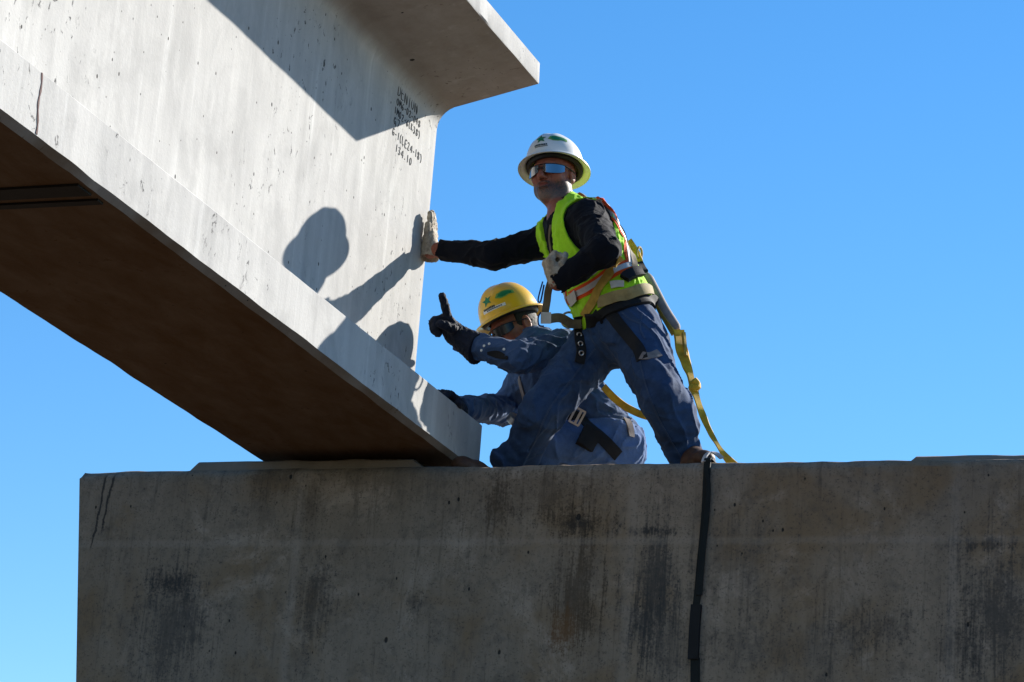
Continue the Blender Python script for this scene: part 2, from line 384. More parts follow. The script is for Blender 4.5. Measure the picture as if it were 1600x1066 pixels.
# handwriting on the web: pen strokes as thin ribbons
GL = {'D': [[(0, 0), (0, 1)], [(0, 1), (.5, .8), (.62, .45), (.4, .08), (0, 0)]], 'E': [[(.55, 1), (0, 1), (0, 0), (.55, 0)], [(0, .52), (.4, .52)]],
      'N': [[(0, 0), (0, 1), (.6, 0), (.6, 1)]], 'T': [[(0, 1), (.65, 1)], [(.33, 1), (.33, 0)]], 'O': [[(.3, 1), (.02, .7), (.05, .25), (.3, 0), (.57, .3), (.55, .75), (.3, 1)]],
      'M': [[(0, 0), (.08, 1), (.35, .35), (.6, 1), (.7, 0)]], '6': [[(.5, 1), (.12, .6), (.05, .2), (.3, 0), (.52, .22), (.3, .48), (.08, .32)]],
      '0': [[(.3, 1), (.05, .7), (.07, .25), (.28, 0), (.5, .3), (.5, .75), (.3, 1)]], '2': [[(.02, .78), (.25, 1), (.48, .75), (.02, 0), (.55, .02)]],
      '-': [[(.08, .45), (.42, .45)]], '4': [[(.4, 0), (.42, 1), (0, .35), (.58, .38)]], '8': [[(.28, .55), (.05, .8), (.28, 1), (.5, .78), (.28, .55), (.02, .25), (.28, 0), (.54, .25), (.28, .55)]],
      '1': [[(.2, 0), (.24, 1)]], '(': [[(.32, 1.1), (.1, .75), (.08, .25), (.28, -.12)]], ')': [[(.08, 1.1), (.3, .75), (.32, .25), (.1, -.12)]],
      'K': [[(0, 0), (.02, 1)], [(.5, 1), (.04, .48), (.55, 0)]], '3': [[(.02, .9), (.3, 1), (.45, .78), (.18, .55), (.5, .3), (.3, 0), (0, .1)]],
      'G': [[(.52, .85), (.25, 1), (.03, .6), (.1, .12), (.4, .05), (.52, .4), (.3, .42)]], 'L': [[(.03, 1), (0, 0), (.5, .02)]], '7': [[(0, 1), (.52, 1), (.2, 0)]], '.': [[(.1, .06), (.16, .0)]], ' ': []}
MAT['ink'] = plain('black crayon', (.05, .05, .052), .8, .5, 60)
m = MB(); rg = random.Random(5)
def write(txt, y, z, hgt, wid, slope=0.0, sp=.82):
    for ch in txt:
        js = rg.uniform(-.06, .06); jy = rg.uniform(-.07, .07)
        for st in GL[ch]:
            P = [(WB + .0012, y + (px_ + js * py_) * wid, z + (py_ + jy) * hgt) for px_, py_ in st]
            P = spline(P, 3) if len(P) > 2 else np.array([P[0], (np.array(P[0]) + P[1]) / 2 + [0, 0, rg.uniform(-.002, .002)], P[1]])
            m.ribbon(P, (1, 0, 0), [.0034 + rg.uniform(-.001, .0006) for _ in P], .0014)
        y += wid * (sp + (.0 if ch in '1-().' else .12)); z += slope
for (txt, px, py, hgt, wid) in (('DENTON', 622, 141, .044, .039), ('OM6-02-048', 620, 158, .028, .029), ('1M02-6(K38)', 616.5, 172, .028, .029), ('G7', 615.5, 187, .028, .038),
                                ('G-1(LE24-18)', 613.5, 204, .031, .031), ('134.10', 618.5, 231, .031, .034)):
    q = aX(px, py, WB); write(txt, float(q[1]), float(q[2]) - hgt * .5, hgt, wid)
m.build('handwriting', MAT['ink'], gird, smooth=False)
# ------------------------------------------------------------------ implicit-surface sculpting (numpy) for the figures
def smin(a, b, k):
    h = np.maximum(k - np.abs(a - b), 0) / k
    return np.minimum(a, b) - h * h * k * .25
class Vol:
    def __init__(s, lo, hi, h):
        s.h = h; s.o = np.array(lo, float); s.n = np.ceil((np.array(hi) - s.o) / h).astype(int) + 1
        s.f = np.full(tuple(s.n), .3, np.float32); s.ax = [(s.o[i] + h * np.arange(s.n[i])).astype(np.float32) for i in range(3)]
    def blk(s, lo, hi):
        a = np.clip(np.floor((np.array(lo) - s.o) / s.h).astype(int), 0, s.n - 1); b = np.clip(np.ceil((np.array(hi) - s.o) / s.h).astype(int) + 1, 0, s.n)
        sl_ = tuple(slice(int(a[i]), int(b[i])) for i in range(3))
        P = (s.ax[0][sl_[0]][:, None, None], s.ax[1][sl_[1]][None, :, None], s.ax[2][sl_[2]][None, None, :])
        return sl_, P
    def prim(s, q, grow=0.0):
        lo, hi = q.bounds(grow + .05)
        sl_, P = s.blk(lo, hi)
        if any(x.stop <= x.start for x in sl_): return
        d = q.dist(P) - np.float32(grow); b = s.f[sl_]
        if q.op == 'u': s.f[sl_] = smin(b, d, np.float32(q.k))
        elif q.op == 's': s.f[sl_] = -smin(-b, d, np.float32(q.k))
    def clip(s, c, n, k=.004):
        """keep the side the normal n points away from"""
        d = (s.ax[0][:, None, None] - c[0]) * n[0] + (s.ax[1][None, :, None] - c[1]) * n[1] + (s.ax[2][None, None, :] - c[2]) * n[2]
        s.f = np.maximum(s.f, d.astype(np.float32))
    def near(s, fn, band=.03):
        ix = np.argwhere(np.abs(s.f) < band)
        P = s.o + ix * s.h
        s.f[tuple(ix.T)] += fn(P).astype(np.float32)
    def mesh(s):
        f = s.f.copy(); f[0] = f[-1] = .1; f[:, 0] = f[:, -1] = .1; f[:, :, 0] = f[:, :, -1] = .1
        sg = f < 0; c = np.zeros(tuple(s.n - 1), np.uint8)
        for i in (0, 1):
            for j in (0, 1):
                for k in (0, 1): c += sg[i:s.n[0] - 1 + i, j:s.n[1] - 1 + j, k:s.n[2] - 1 + k]
        mx = (c > 0) & (c < 8); ix = np.argwhere(mx); vid = np.full(mx.shape, -1, np.int32); vid[mx] = np.arange(len(ix))
        pos = np.zeros((len(ix), 3)); cnt = np.zeros(len(ix))
        cs = [(i, j, k) for i in (0, 1) for j in (0, 1) for k in (0, 1)]
        val = {q: f[ix[:, 0] + q[0], ix[:, 1] + q[1], ix[:, 2] + q[2]] for q in cs}
        for a in cs:
            for ax in range(3):
                if a[ax]: continue
                b = list(a); b[ax] = 1; b = tuple(b); fa, fb = val[a], val[b]; cr = (fa < 0) != (fb < 0)
                t_ = np.where(cr, fa / np.where(cr, fa - fb, 1), 0)
                for q in range(3): pos[:, q] += np.where(cr, a[q] + (t_ if q == ax else 0), 0)
                cnt += cr
        V = s.o + s.h * (ix + pos / cnt[:, None]); Fc = []
        for ax in range(3):
            sa = [slice(1, -1)] * 3; sb = [slice(1, -1)] * 3; sa[ax] = slice(0, -1); sb[ax] = slice(1, None)
            A = sg[tuple(sa)]; B = sg[tuple(sb)]; e = np.argwhere(A != B)
            if not len(e): continue
            o_ = e.copy(); u, w = (ax + 1) % 3, (ax + 2) % 3; o_[:, u] += 1; o_[:, w] += 1
            inn = A[tuple(e.T)]
            def cell(du, dw):
                q = o_.copy(); q[:, u] -= du; q[:, w] -= dw; return vid[tuple(q.T)]
            Q = np.stack([cell(0, 0), cell(1, 0), cell(1, 1), cell(0, 1)], 1); Q[~inn] = Q[~inn][:, ::-1]
            Fc.append(Q)
        return V, np.concatenate(Fc)
class Cone:
    """rounded cone a->b, optionally flattened across direction fd by factor fl"""
    def __init__(s, a, b, ra, rb=None, k=.03, tag='', op='u', fd=None, fl=1.0):
        s.a = np.asarray(a, float); s.b = np.asarray(b, float); s.ra = ra; s.rb = ra if rb is None else rb; s.k = k; s.tag = tag; s.op = op
        s.fd = None if fd is None else unit(fd); s.fl = fl
    def bounds(s, m):
        r_ = max(s.ra, s.rb) * max(1, s.fl) + m; return np.minimum(s.a, s.b) - r_, np.maximum(s.a, s.b) + r_
    def dist(s, P):
        ba = (s.b - s.a).astype(np.float32); a = s.a.astype(np.float32); L = float(ba @ ba) + 1e-9
        x, y, z = P[0] - a[0], P[1] - a[1], P[2] - a[2]
        t_ = np.clip((x * ba[0] + y * ba[1] + z * ba[2]) / L, 0, 1)
        x = x - t_ * ba[0]; y = y - t_ * ba[1]; z = z - t_ * ba[2]
        if s.fd is not None:
            q = (x * np.float32(s.fd[0]) + y * np.float32(s.fd[1]) + z * np.float32(s.fd[2])) * np.float32(1 / s.fl - 1)
            x = x + q * np.float32(s.fd[0]); y = y + q * np.float32(s.fd[1]); z = z + q * np.float32(s.fd[2])
        return np.sqrt(x * x + y * y + z * z) - (s.ra + t_ * (s.rb - s.ra))
class Ell:
    def __init__(s, c, r, M=None, k=.02, tag='', op='u'):
        s.c = np.asarray(c, float); s.r = np.asarray(r, float); s.M = np.eye(3) if M is None else np.asarray(M, float); s.k = k; s.tag = tag; s.op = op   # rows of M: local axes
    def bounds(s, m):
        e = np.sqrt(((s.M * s.r[:, None]) ** 2).sum(0)) + m; return s.c - e, s.c + e
    def dist(s, P):
        x, y, z = [P[i] - np.float32(s.c[i]) for i in range(3)]; k0 = 0; k1 = 0
        for i in range(3):
            q = x * np.float32(s.M[i, 0]) + y * np.float32(s.M[i, 1]) + z * np.float32(s.M[i, 2]); q = q / np.float32(s.r[i])
            k0 = k0 + q * q; k1 = k1 + (q / np.float32(s.r[i])) ** 2
        k0 = np.sqrt(k0); return k0 * (k0 - 1) / (np.sqrt(k1) + 1e-6)
def waves(P, scale, seed, n=9):
    r_ = np.random.default_rng(seed); o_ = np.zeros(len(P), np.float32); P = P.astype(np.float32)
    for i in range(n):
        d = unit(r_.normal(size=3)) * 2 * math.pi / scale * r_.uniform(.6, 1.5); o_ += np.sin(P @ d.astype(np.float32) + r_.uniform(0, 6.28))
    return o_ / math.sqrt(n)
def folds(amp, scale, seed, stretch=None, st=3.0, sharp=1.0):
    """cloth folds: ridged noise, drawn out along a direction"""
    def fn(P):
        Q = P
        if stretch is not None:
            v = unit(stretch); Q = P - np.outer((P @ v) * (1 - 1 / st), v)
        w = np.stack([waves(P, scale * 2.2, seed + 7 + i, 5) for i in range(3)], 1) * scale * .28
        a = 1 - np.abs(np.tanh(waves(Q + w, scale, seed) * 1.4)); b = waves(Q + w * .5, scale * .45, seed + 3)
        return -amp * (a ** sharp - .45) - amp * .22 * b
    return fn
def bbox(prims, g, pad=.02):
    lo = np.min([q.bounds(g)[0] for q in prims if q.op == 'u'], 0) - pad; hi = np.max([q.bounds(g)[1] for q in prims if q.op == 'u'], 0) + pad
    return lo, hi
def sculpt(name, prims, mat, parent=None, grow=0.0, h=.005, clips=(), fold=None, cuts=(), org=None, post=None):
    lo, hi = bbox(prims, grow); v = Vol(lo, hi, h)
    for q in prims: v.prim(q, grow if q.op == 'u' else -grow)
    for fn in (fold or []): v.near(fn)
    for c in clips: v.clip(*c)
    for q in cuts: v.prim(q, 0.0)
    if post: post(v)
    V, Fc = v.mesh()
    ob = mk(name, V, Fc, mat, parent, org)
    return ob, V, Fc
def frame_cam(yaw, tilt, roll):
    """rows: local x (image right), y (up), z (towards the viewer) after yaw, tilt back, roll in the picture plane (degrees)"""
    cy, sy = math.cos(math.radians(yaw)), math.sin(math.radians(yaw)); ct, st_ = math.cos(math.radians(tilt)), math.sin(math.radians(tilt)); cr, sr = math.cos(math.radians(roll)), math.sin(math.radians(roll))
    Ry = np.array([[cy, 0, sy], [0, 1, 0], [-sy, 0, cy]]); Rx = np.array([[1, 0, 0], [0, ct, st_], [0, -st_, ct]]); Rz = np.array([[cr, -sr, 0], [sr, cr, 0], [0, 0, 1]])
    R_ = Rz @ Rx @ Ry; B = np.stack([CR, CU, CB], 1)
    return (B @ R_).T
class Fr:
    """local frame: o origin, rows of M the axes"""
    def __init__(s, o, M): s.o = np.asarray(o, float); s.M = np.asarray(M, float)
    def __call__(s, x, y, z): return s.o + x * s.M[0] + y * s.M[1] + z * s.M[2]
    def inv(s, V): return (np.asarray(V) - s.o) @ s.M.T
    def many(s, L): return s.o + np.asarray(L) @ s.M
def head_prims(h):
    E = lambda c, r_, k=.02, op='u', tag='head': Ell(h(*c), r_, h.M, k, tag, op)
    L = [E((0, .035, -.012), (.077, .098, .098)), E((0, -.035, .030), (.060, .080, .060), .03), E((0, -.088, .050), (.040, .032, .040), .03), E((0, -.103, .066), (.022, .016, .018), .02),
         E((0, .024, .079), (.048, .013, .016), .02), E((.040, -.022, .058), (.026, .028, .026), .02), E((-.040, -.022, .058), (.026, .028, .026), .02),
         E((.031, .004, .098), (.020, .013, .014), .012, 's'), E((-.031, .004, .098), (.020, .013, .014), .012, 's'),
         E((.031, .003, .080), (.013, .012, .012), .008), E((-.031, .003, .080), (.013, .012, .012), .008),
         Cone(h(0, .012, .090), h(0, -.030, .113), .009, .0125, .010, 'head'), E((0, -.036, .114), (.014, .011, .012), .008), E((.013, -.039, .098), (.008, .007, .010), .008), E((-.013, -.039, .098), (.008, .007, .010), .008),
         E((0, -.059, .095), (.025, .007, .011), .006), E((0, -.075, .093), (.022, .008, .012), .006), E((0, -.067, .107), (.026, .0042, .011), .004, 's'), E((.030, -.045, .088), (.004, .018, .006), .006, 's'), E((-.030, -.045, .088), (.004, .018, .006), .006, 's'),
         E((.079, -.004, -.012), (.009, .032, .020), .008), E((-.079, -.004, -.012), (.009, .032, .020), .008), E((.088, -.002, -.008), (.006, .020, .011), .006, 's'), E((-.088, -.002, -.008), (.006, .020, .011), .006, 's'),
         E((.056, -.058, .010), (.020, .030, .036), .02), E((-.056, -.058, .010), (.020, .030, .036), .02)]
    return L
def hand_prims(fr, curls, thumb, side=1, spread=.9, s=1.0, tag='hand', abd=(0, 0, 0, 0)):
    """fr: x towards the thumb, y along the fingers, z out of the back of the hand. curls: 4 x 3 joint angles (deg) index..little"""
    L = [Cone(fr(0, 0, 0), fr(0, .03 * s, 0), .026 * s, .030 * s, .02, tag, fd=fr.M[2], fl=.72)]
    for x in (.027, .009, -.009, -.026): L.append(Cone(fr(x * .55 * s, .02 * s, 0), fr(x * s, .088 * s, .003 * s), .015 * s, .0135 * s, .016, tag))
    for i, (x, ln, r_) in enumerate(((.029, (.043, .027, .021), .0105), (.0095, (.048, .031, .022), .0108), (-.0095, (.045, .029, .021), .0103), (-.027, (.035, .021, .019), .0092))):
        p = fr(x * s, .088 * s, .003 * s); ang = 0.0; ab = math.radians(abd[i]) + x * 2.2 * spread
        for j in range(3):
            ang += math.radians(curls[i][j]); d = fr.M[1] * math.cos(ang) - fr.M[2] * math.sin(ang); d = unit(d + fr.M[0] * math.sin(ab) * max(0, math.cos(ang)))
            q = p + d * ln[j] * s; L.append(Cone(p, q, r_ * s * (1 - .06 * j), r_ * s * (.94 - .08 * j), .005, tag)); p = q
    p = fr(.020 * s, .022 * s, -.006 * s)
    for j, (ln, r_) in enumerate(((.044, .0155), (.034, .0125), (.027, .011))):
        d = unit(thumb[j][0] * fr.M[0] + thumb[j][1] * fr.M[1] + thumb[j][2] * fr.M[2]); q = p + d * ln * s
        L.append(Cone(p, q, r_ * s, r_ * .9 * s, .012 if j == 0 else .006, tag)); p = q
    return L
def boot_prims(heel, toe, up, tag='foot', s=1.0, low=False):
    f_ = unit(np.asarray(toe) - heel); u = unit(up - f_ * (f_ @ up)); w = np.cross(f_, u); L = float(np.linalg.norm(np.asarray(toe) - heel))
    P = lambda a, b, c=0.0: np.asarray(heel) + f_ * a * L + u * b + w * c
    if low: return [Cone(P(.13, .036), P(.55, .034), .034, .036, .03, tag), Cone(P(.55, .034, .004), P(.86, .034), .042, .043, .03, tag, fd=u, fl=.85)]
    return [Cone(P(.13, .042), P(.55, .038), .038, .040, .03, tag), Cone(P(.55, .036, .004), P(.84, .032), .042, .040, .03, tag, fd=u, fl=.80), Cone(P(.18, .05), P(.24, .10), .042, .042, .03, tag), Cone(P(.25, .11), P(.55, .055), .040, .040, .03, tag)]
def hardhat(name, h, matS, parent, c0=(0, .050, -.004), rx=.112, rz=.130, ht=.135, brim=(.030, .026, .026), ridge=.007):
    """shell + full brim as a thin double surface in head frame h (x right, y up, z front)"""
    prof = []   # (radius factor, extra radius, height)
    NU = 72; outer = []; inner = []
    for i in range(15):
        a = math.pi / 2 * i / 14; outer.append((math.cos(a) ** .82, 0.0, ht * math.sin(a) ** .95 + .010))
    rows = [(1.0, 1.0, -.004), (1.0, .86, .0015), (1.0, .5, .0035), (1.0, .16, .0052), (1.0, .02, .0085)] + outer
    V = []; nr = 0
    def br(a): return brim[0] if False else (brim[0] + (brim[2] - brim[0]) * (.5 - .5 * math.sin(a))) * (1 + .12 * max(0, math.sin(a)) ** 3)
    def pt(a, rf, ex, y, off):
        rr = rf; X = math.cos(a) * (rx * rr + ex * br(a)); Z = math.sin(a) * (rz * rr + ex * br(a)); Y = y
        if ex <= 0.02 and y > .02:                       # three ridges fore and aft over the crown
            g = math.exp(-(X / .020) ** 2) + .55 * math.exp(-((abs(X) - .048) / .012) ** 2); Y += ridge * g * min(1, (y / ht) * 1.4) * (.6 + .4 * (Z > -.06))
        if ex > .02: Y += -.006 * ex * max(0, math.sin(a)) ** 2
        n_ = np.array([X / rx ** 2, (Y / ht ** 2) if ex <= .02 else .0, Z / rz ** 2]); n_ = n_ / (np.linalg.norm(n_) + 1e-9)
        if ex > .02: n_ = np.array([0, 1.0, 0])
        return np.array([X + c0[0], Y + c0[1], Z + c0[2]]) + n_ * off
    for off in (0.0, -.0028):
        for (rf, ex, y) in rows:
            for u in range(NU): V.append(pt(2 * math.pi * u / NU, rf, ex, y, off))
    R_ = len(rows); Fc = []
    for lay in (0, 1):
        b = lay * R_ * NU
        for i in range(R_ - 1):
            for u in range(NU):
                w = (u + 1) % NU; q = (b + i * NU + u, b + i * NU + w, b + (i + 1) * NU + w, b + (i + 1) * NU + u); Fc.append(q[::-1] if not lay else q)
        # crown closes in a tiny cap
        cap_ = tuple(b + (R_ - 1) * NU + u for u in range(NU)); Fc.append(cap_[::-1] if not lay else cap_)
    for u in range(NU):
        w = (u + 1) % NU; Fc.append((u, w, R_ * NU + w, R_ * NU + u))
    ob = mk(name, h.many(V), Fc, matS, parent, sharp=60)
    def on(az, hh, off=.0012):
        """point on the outside of the dome: az degrees from the front towards image right, hh 0..1 up"""
        a = math.radians(90 - az); i = hh * 14; ii = min(13, int(i)); fr_ = i - ii
        A = np.array(outer[ii]); B = np.array(outer[ii + 1]); q = A + (B - A) * fr_
        P = pt(a, q[0], 0.0, q[2], 0); n_ = np.array([P[0] / rx ** 2, max(.0, P[1] - c0[1]) / ht ** 2, (P[2] - c0[2]) / rz ** 2]); return P + unit(n_) * off
    return ob, on
def decal(name, on, poly, mat, parent, h, org_uv, size, off=.0012, rot=0.0):
    """flat print on a dome: poly in local units, placed by azimuth (deg) and height; fanned from its centre"""
    m_ = MB()
    for pl in poly:
        pl = [np.array(p, float) for p in pl]
        sub = []
        for i in range(len(pl)):
            a, b = pl[i], pl[(i + 1) % len(pl)]
            for k_ in range(3): sub.append(a + (b - a) * k_ / 3)
        c_ = sum(sub) / len(sub); rings = [[c_ + (p - c_) * f_ for p in sub] for f_ in (.35, .7, 1.0)]
        cr, sr = math.cos(math.radians(rot)), math.sin(math.radians(rot))
        T = lambda p: on(org_uv[0] + (p[0] * cr - p[1] * sr) * size[0], org_uv[1] + (p[0] * sr + p[1] * cr) * size[1], off)
        V = [T(c_)] + [T(p) for r_ in rings for p in r_]; n_ = len(sub); Fc = [(0, 1 + i, 1 + (i + 1) % n_) for i in range(n_)]
        for q in range(2):
            for i in range(n_): Fc.append((1 + q * n_ + i, 1 + (q + 1) * n_ + i, 1 + (q + 1) * n_ + (i + 1) % n_, 1 + q * n_ + (i + 1) % n_))
        m_.add(h.many(V), Fc)
    return m_.build(name, mat, parent)
def make_bvh(*meshes):
    V = []; Fc = []; n_ = 0
    for (v, f_) in meshes:
        V.append(v); Fc.append(np.asarray(f_) + n_); n_ += len(v)
    return BVHTree.FromPolygons(np.concatenate(V).tolist(), np.concatenate(Fc).tolist())
def drape(bvh, path, wid, th=.003, off=.002, step=3.0, behind=None):
    """strap lying on a surface: path in picture pixels is laid onto the surface nearest the viewpoint; returns points, normals, widths"""
    P = spline(path, 10); seg = np.r_[0, np.cumsum(np.linalg.norm(np.diff(P[:, :2], axis=0), axis=1))]
    n_ = max(3, int(seg[-1] / step)); s_ = np.linspace(0, seg[-1], n_)
    X = np.interp(s_, seg, P[:, 0]); Y = np.interp(s_, seg, P[:, 1]); pts = []; nr = []
    for x, y in zip(X, Y):
        d = unit(ray(x, y)); loc, no, _, _ = bvh.ray_cast(Vector(CAM), Vector(d))
        if loc is None:
            loc, no, _, dist = bvh.find_nearest(Vector(CAM + d * (pts and np.linalg.norm(pts[-1] - CAM) or 11.6)))
            if loc is None: continue
        no = np.array(no); no = no if no @ d < 0 else no; pts.append(np.array(loc)); nr.append(no)
    pts = np.array(pts); nr = np.array(nr)
    for _ in range(3):
        pts[1:-1] = (pts[:-2] + 2 * pts[1:-1] + pts[2:]) / 4; nr[1:-1] = nr[:-2] + 2 * nr[1:-1] + nr[2:]
    nr = nr / np.linalg.norm(nr, axis=1)[:, None]
    ws = np.interp(np.linspace(0, 1, len(pts)), np.linspace(0, 1, len(wid)), wid) if hasattr(wid, '__len__') else np.full(len(pts), wid)
    return pts + nr * (off + th / 2), nr, ws
def strap(name, bvh, path, wid, mat, parent, th=.003, off=.002, nsub=3):
    pts, nr, ws = drape(bvh, path, wid, th, off)
    # the cross direction follows the surface: three lanes re-projected
    m_ = MB(); lanes = []
    for q in np.linspace(-1, 1, 5):
        row = []
        for i in range(len(pts)):
            t_ = unit(pts[min(i + 1, len(pts) - 1)] - pts[max(i - 1, 0)]); b = unit(np.cross(t_, nr[i])); p = pts[i] + b * q * ws[i] / 2
            loc, no, _, dist = bvh.find_nearest(Vector(p))
            if loc is not None and dist < .03:
                e = (p - np.array(loc)) @ nr[i]
                p = p - nr[i] * (e - off - th / 2) * .85
            row.append(p)
        row = np.array(row)
        for _ in range(3): row[1:-1] = (row[:-2] + 2 * row[1:-1] + row[2:]) / 4
        lanes.append(row)
    lanes = np.array(lanes); N_ = lanes.shape[1]; V = []
    for i in range(N_):
        for q in range(5): V.append(lanes[q, i] + nr[i] * th / 2)
        for q in range(4, -1, -1): V.append(lanes[q, i] - nr[i] * th / 2)
    Fc = [(i * 10 + k_, (i + 1) * 10 + k_, (i + 1) * 10 + (k_ + 1) % 10, i * 10 + (k_ + 1) % 10) for i in range(N_ - 1) for k_ in range(10)]
    Fc.append(tuple(range(10))); Fc.append(tuple((N_ - 1) * 10 + k_ for k_ in range(10))[::-1])
    return mk(name, V, Fc, mat, parent, sharp=40)
# ------------------------------------------------------------------ figure materials
def skin(name, h=None, a=(.34, .115, .07), b=(.22, .066, .042)):
    t = NT(name); n1 = t.noise(t.pos, 40, 4, .6); n2 = t.noise(t.pos, 400, 2, .6); c = t.mix(t.rng(n1, .3, .7), a, b)
    if h is not None:                                  # stubble over jaw, chin and upper lip, thinning out on the cheeks
        def loc(i):
            d = t.n.new('ShaderNodeVectorMath'); d.operation = 'SUBTRACT'; t.put(d.inputs[0], t.pos); d.inputs[1].default_value = tuple(h.o)
            e = t.n.new('ShaderNodeVectorMath'); e.operation = 'DOT_PRODUCT'; t.l.new(d.outputs[0], e.inputs[0]); e.inputs[1].default_value = tuple(h.M[i]); return e.outputs['Value']
        x, y, z = loc(0), loc(1), loc(2); ax_ = t.math('ABSOLUTE', x)
        nz = t.math('MULTIPLY', t.math('SUBTRACT', t.noise(t.pos, 90, 4, .7), .5), .03)
        line = t.math('ADD', t.math('ADD', y, nz), t.math('MULTIPLY', z, .38))                 # beard line rises towards the ears
        m1 = t.rng(line, -.014, -.036, 0, 1, True); m1 = t.math('MULTIPLY', m1, t.rng(y, -.135, -.118, 0, 1)); m1 = t.math('MULTIPLY', m1, t.rng(z, -.012, .004))
        lip = t.math('ADD', t.math('POWER', t.math('DIVIDE', x, .021), 2.0), t.math('POWER', t.math('DIVIDE', t.math('ADD', y, .067), .008), 2.0)); m1 = t.math('MULTIPLY', m1, t.rng(lip, .7, 1.3))
        mou = t.math('MULTIPLY', t.rng(t.math('ABSOLUTE', t.math('ADD', t.math('ADD', y, .052), t.math('MULTIPLY', ax_, .25))), .004, .010, 1, 0, True), t.math('MULTIPLY', t.rng(ax_, .024, .032, 1, 0), t.rng(z, .07, .08)))
        st_ = t.noise(t.pos, 170, 3, .7); g = t.math('MULTIPLY', t.math('MAXIMUM', m1, t.math('MULTIPLY', mou, .9)), t.rng(st_, .36, .58, .50, 1))
        grey = t.mix(t.rng(y, -.078, -.112), (.040, .024, .019), (.26, .215, .18)); grey = t.mix(t.rng(z, .05, .015), grey, (.33, .28, .25))
        c = t.mix(t.rng(lip, 1.2, .6, 0, .7), c, (.17, .04, .035))
        c = t.mix(g, c, t.mix(st_, grey, (.05, .035, .028)))
    t.set(Base_Color=c, Roughness=.55, Normal=t.bump(n2, .2, .002)); t.b.inputs['Subsurface Weight'].default_value = .1; t.b.inputs['Subsurface Radius'].default_value = (.01, .004, .002); t.b.inputs['Specular IOR Level'].default_value = .3
    return t.m
MAT['skin'] = skin('skin')
MAT['navy'] = fabric('navy knit shirt', (.0035, .0042, .008), .3, 900, .9, None, .3, .03, .5)
MAT['jeans'] = fabric('blue denim jeans', (.029, .060, .132), .35, 700, .9, (.06, .105, .19), .22, .05, .4)
MAT['jeans_pale'] = fabric('faded denim jeans', (.075, .14, .30), .3, 700, .9, (.11, .19, .36), .25, .06, .5)
MAT['chambray'] = fabric('denim work shirt', (.050, .092, .19), .3, 800, .88, (.09, .145, .255), .22, .06, .4)
MAT['lime'] = fabric('lime high visibility mesh', (.42, .80, .02), .12, 900, .8, None, .3, .1, .5)
MAT['orange'] = fabric('orange trim', (.90, .10, .012), .12, 900, .8, None, .2, .1, .3)
MAT['silver'] = plain('silver reflective tape', (.55, .53, .50), .45, .15, 60, .2, 300)
MAT['leather'] = plain('pale leather glove', (.42, .35, .26), .75, .35, 45, .4, 120, dark=(.20, .155, .11))
MAT['glove'] = plain('navy work glove', (.010, .013, .026), .8, .4, 50, .4, 160)
MAT['white_plastic'] = plain('white hard hat plastic', (.80, .79, .76), .32, .05, 6, .05, 80, spec=.5, dark=(.72, .70, .64))
MAT['yellow_plastic'] = plain('yellow hard hat plastic', (.78, .45, .015), .30, .06, 7, .05, 80, spec=.5)
MAT['decal_green'] = plain('green print', (.01, .20, .075), .45, .2, 60)
MAT['decal_light'] = plain('pale green print', (.16, .38, .08), .45, .3, 90)
MAT['decal_white'] = plain('white label', (.75, .75, .72), .5, .05)
MAT['decal_ink'] = plain('dark print', (.03, .05, .045), .5, .2)
MAT['beard'] = plain('grey stubble', (.27, .22, .185), .9, .6, 210, .9, 340, dark=(.055, .034, .026))
MAT['dark_hair'] = plain('dark hair', (.02, .016, .013), .7, .5, 160, .6, 300)
MAT['mirror'] = plain('mirrored lens', (.34, .34, .35), .12, .02, metal=1.0)
MAT['dark_lens'] = plain('black lens', (.005, .005, .006), .22, .1, spec=.3)
MAT['black_plastic'] = plain('black plastic', (.010, .010, .011), .45, .3)
MAT['tan_web'] = webbing('tan webbing', (.36, .27, .11)); MAT['gold_web'] = webbing('golden webbing', (.50, .31, .05))
MAT['yellow_web'] = webbing('yellow webbing', (.66, .38, .025)); MAT['black_web'] = webbing('black webbing', (.010, .010, .011)); MAT['grey_web'] = webbing('grey webbing', (.24, .20, .185))
MAT['green_web'] = webbing('dark green webbing', (.008, .010, .009)); MAT['sunlit_web'] = webbing('sunlit webbing', (.55, .5, .47)); MAT['brown_web'] = webbing('olive brown webbing', (.16, .125, .07))
MAT['blue_cord'] = plain('blue cord', (.008, .015, .11), .7, .3)
MAT['steel'] = plain('bare steel', (.60, .59, .57), .35, .1, metal=1.0)
MAT['brown_boot'] = plain('brown leather boot', (.085, .038, .020), .6, .35, 40, .3, 150)
MAT['black_boot'] = plain('black leather boot', (.014, .013, .012), .55, .4, 40, .3, 150)
MAT['cream'] = plain('off-white label cloth', (.55, .52, .45), .8, .15)

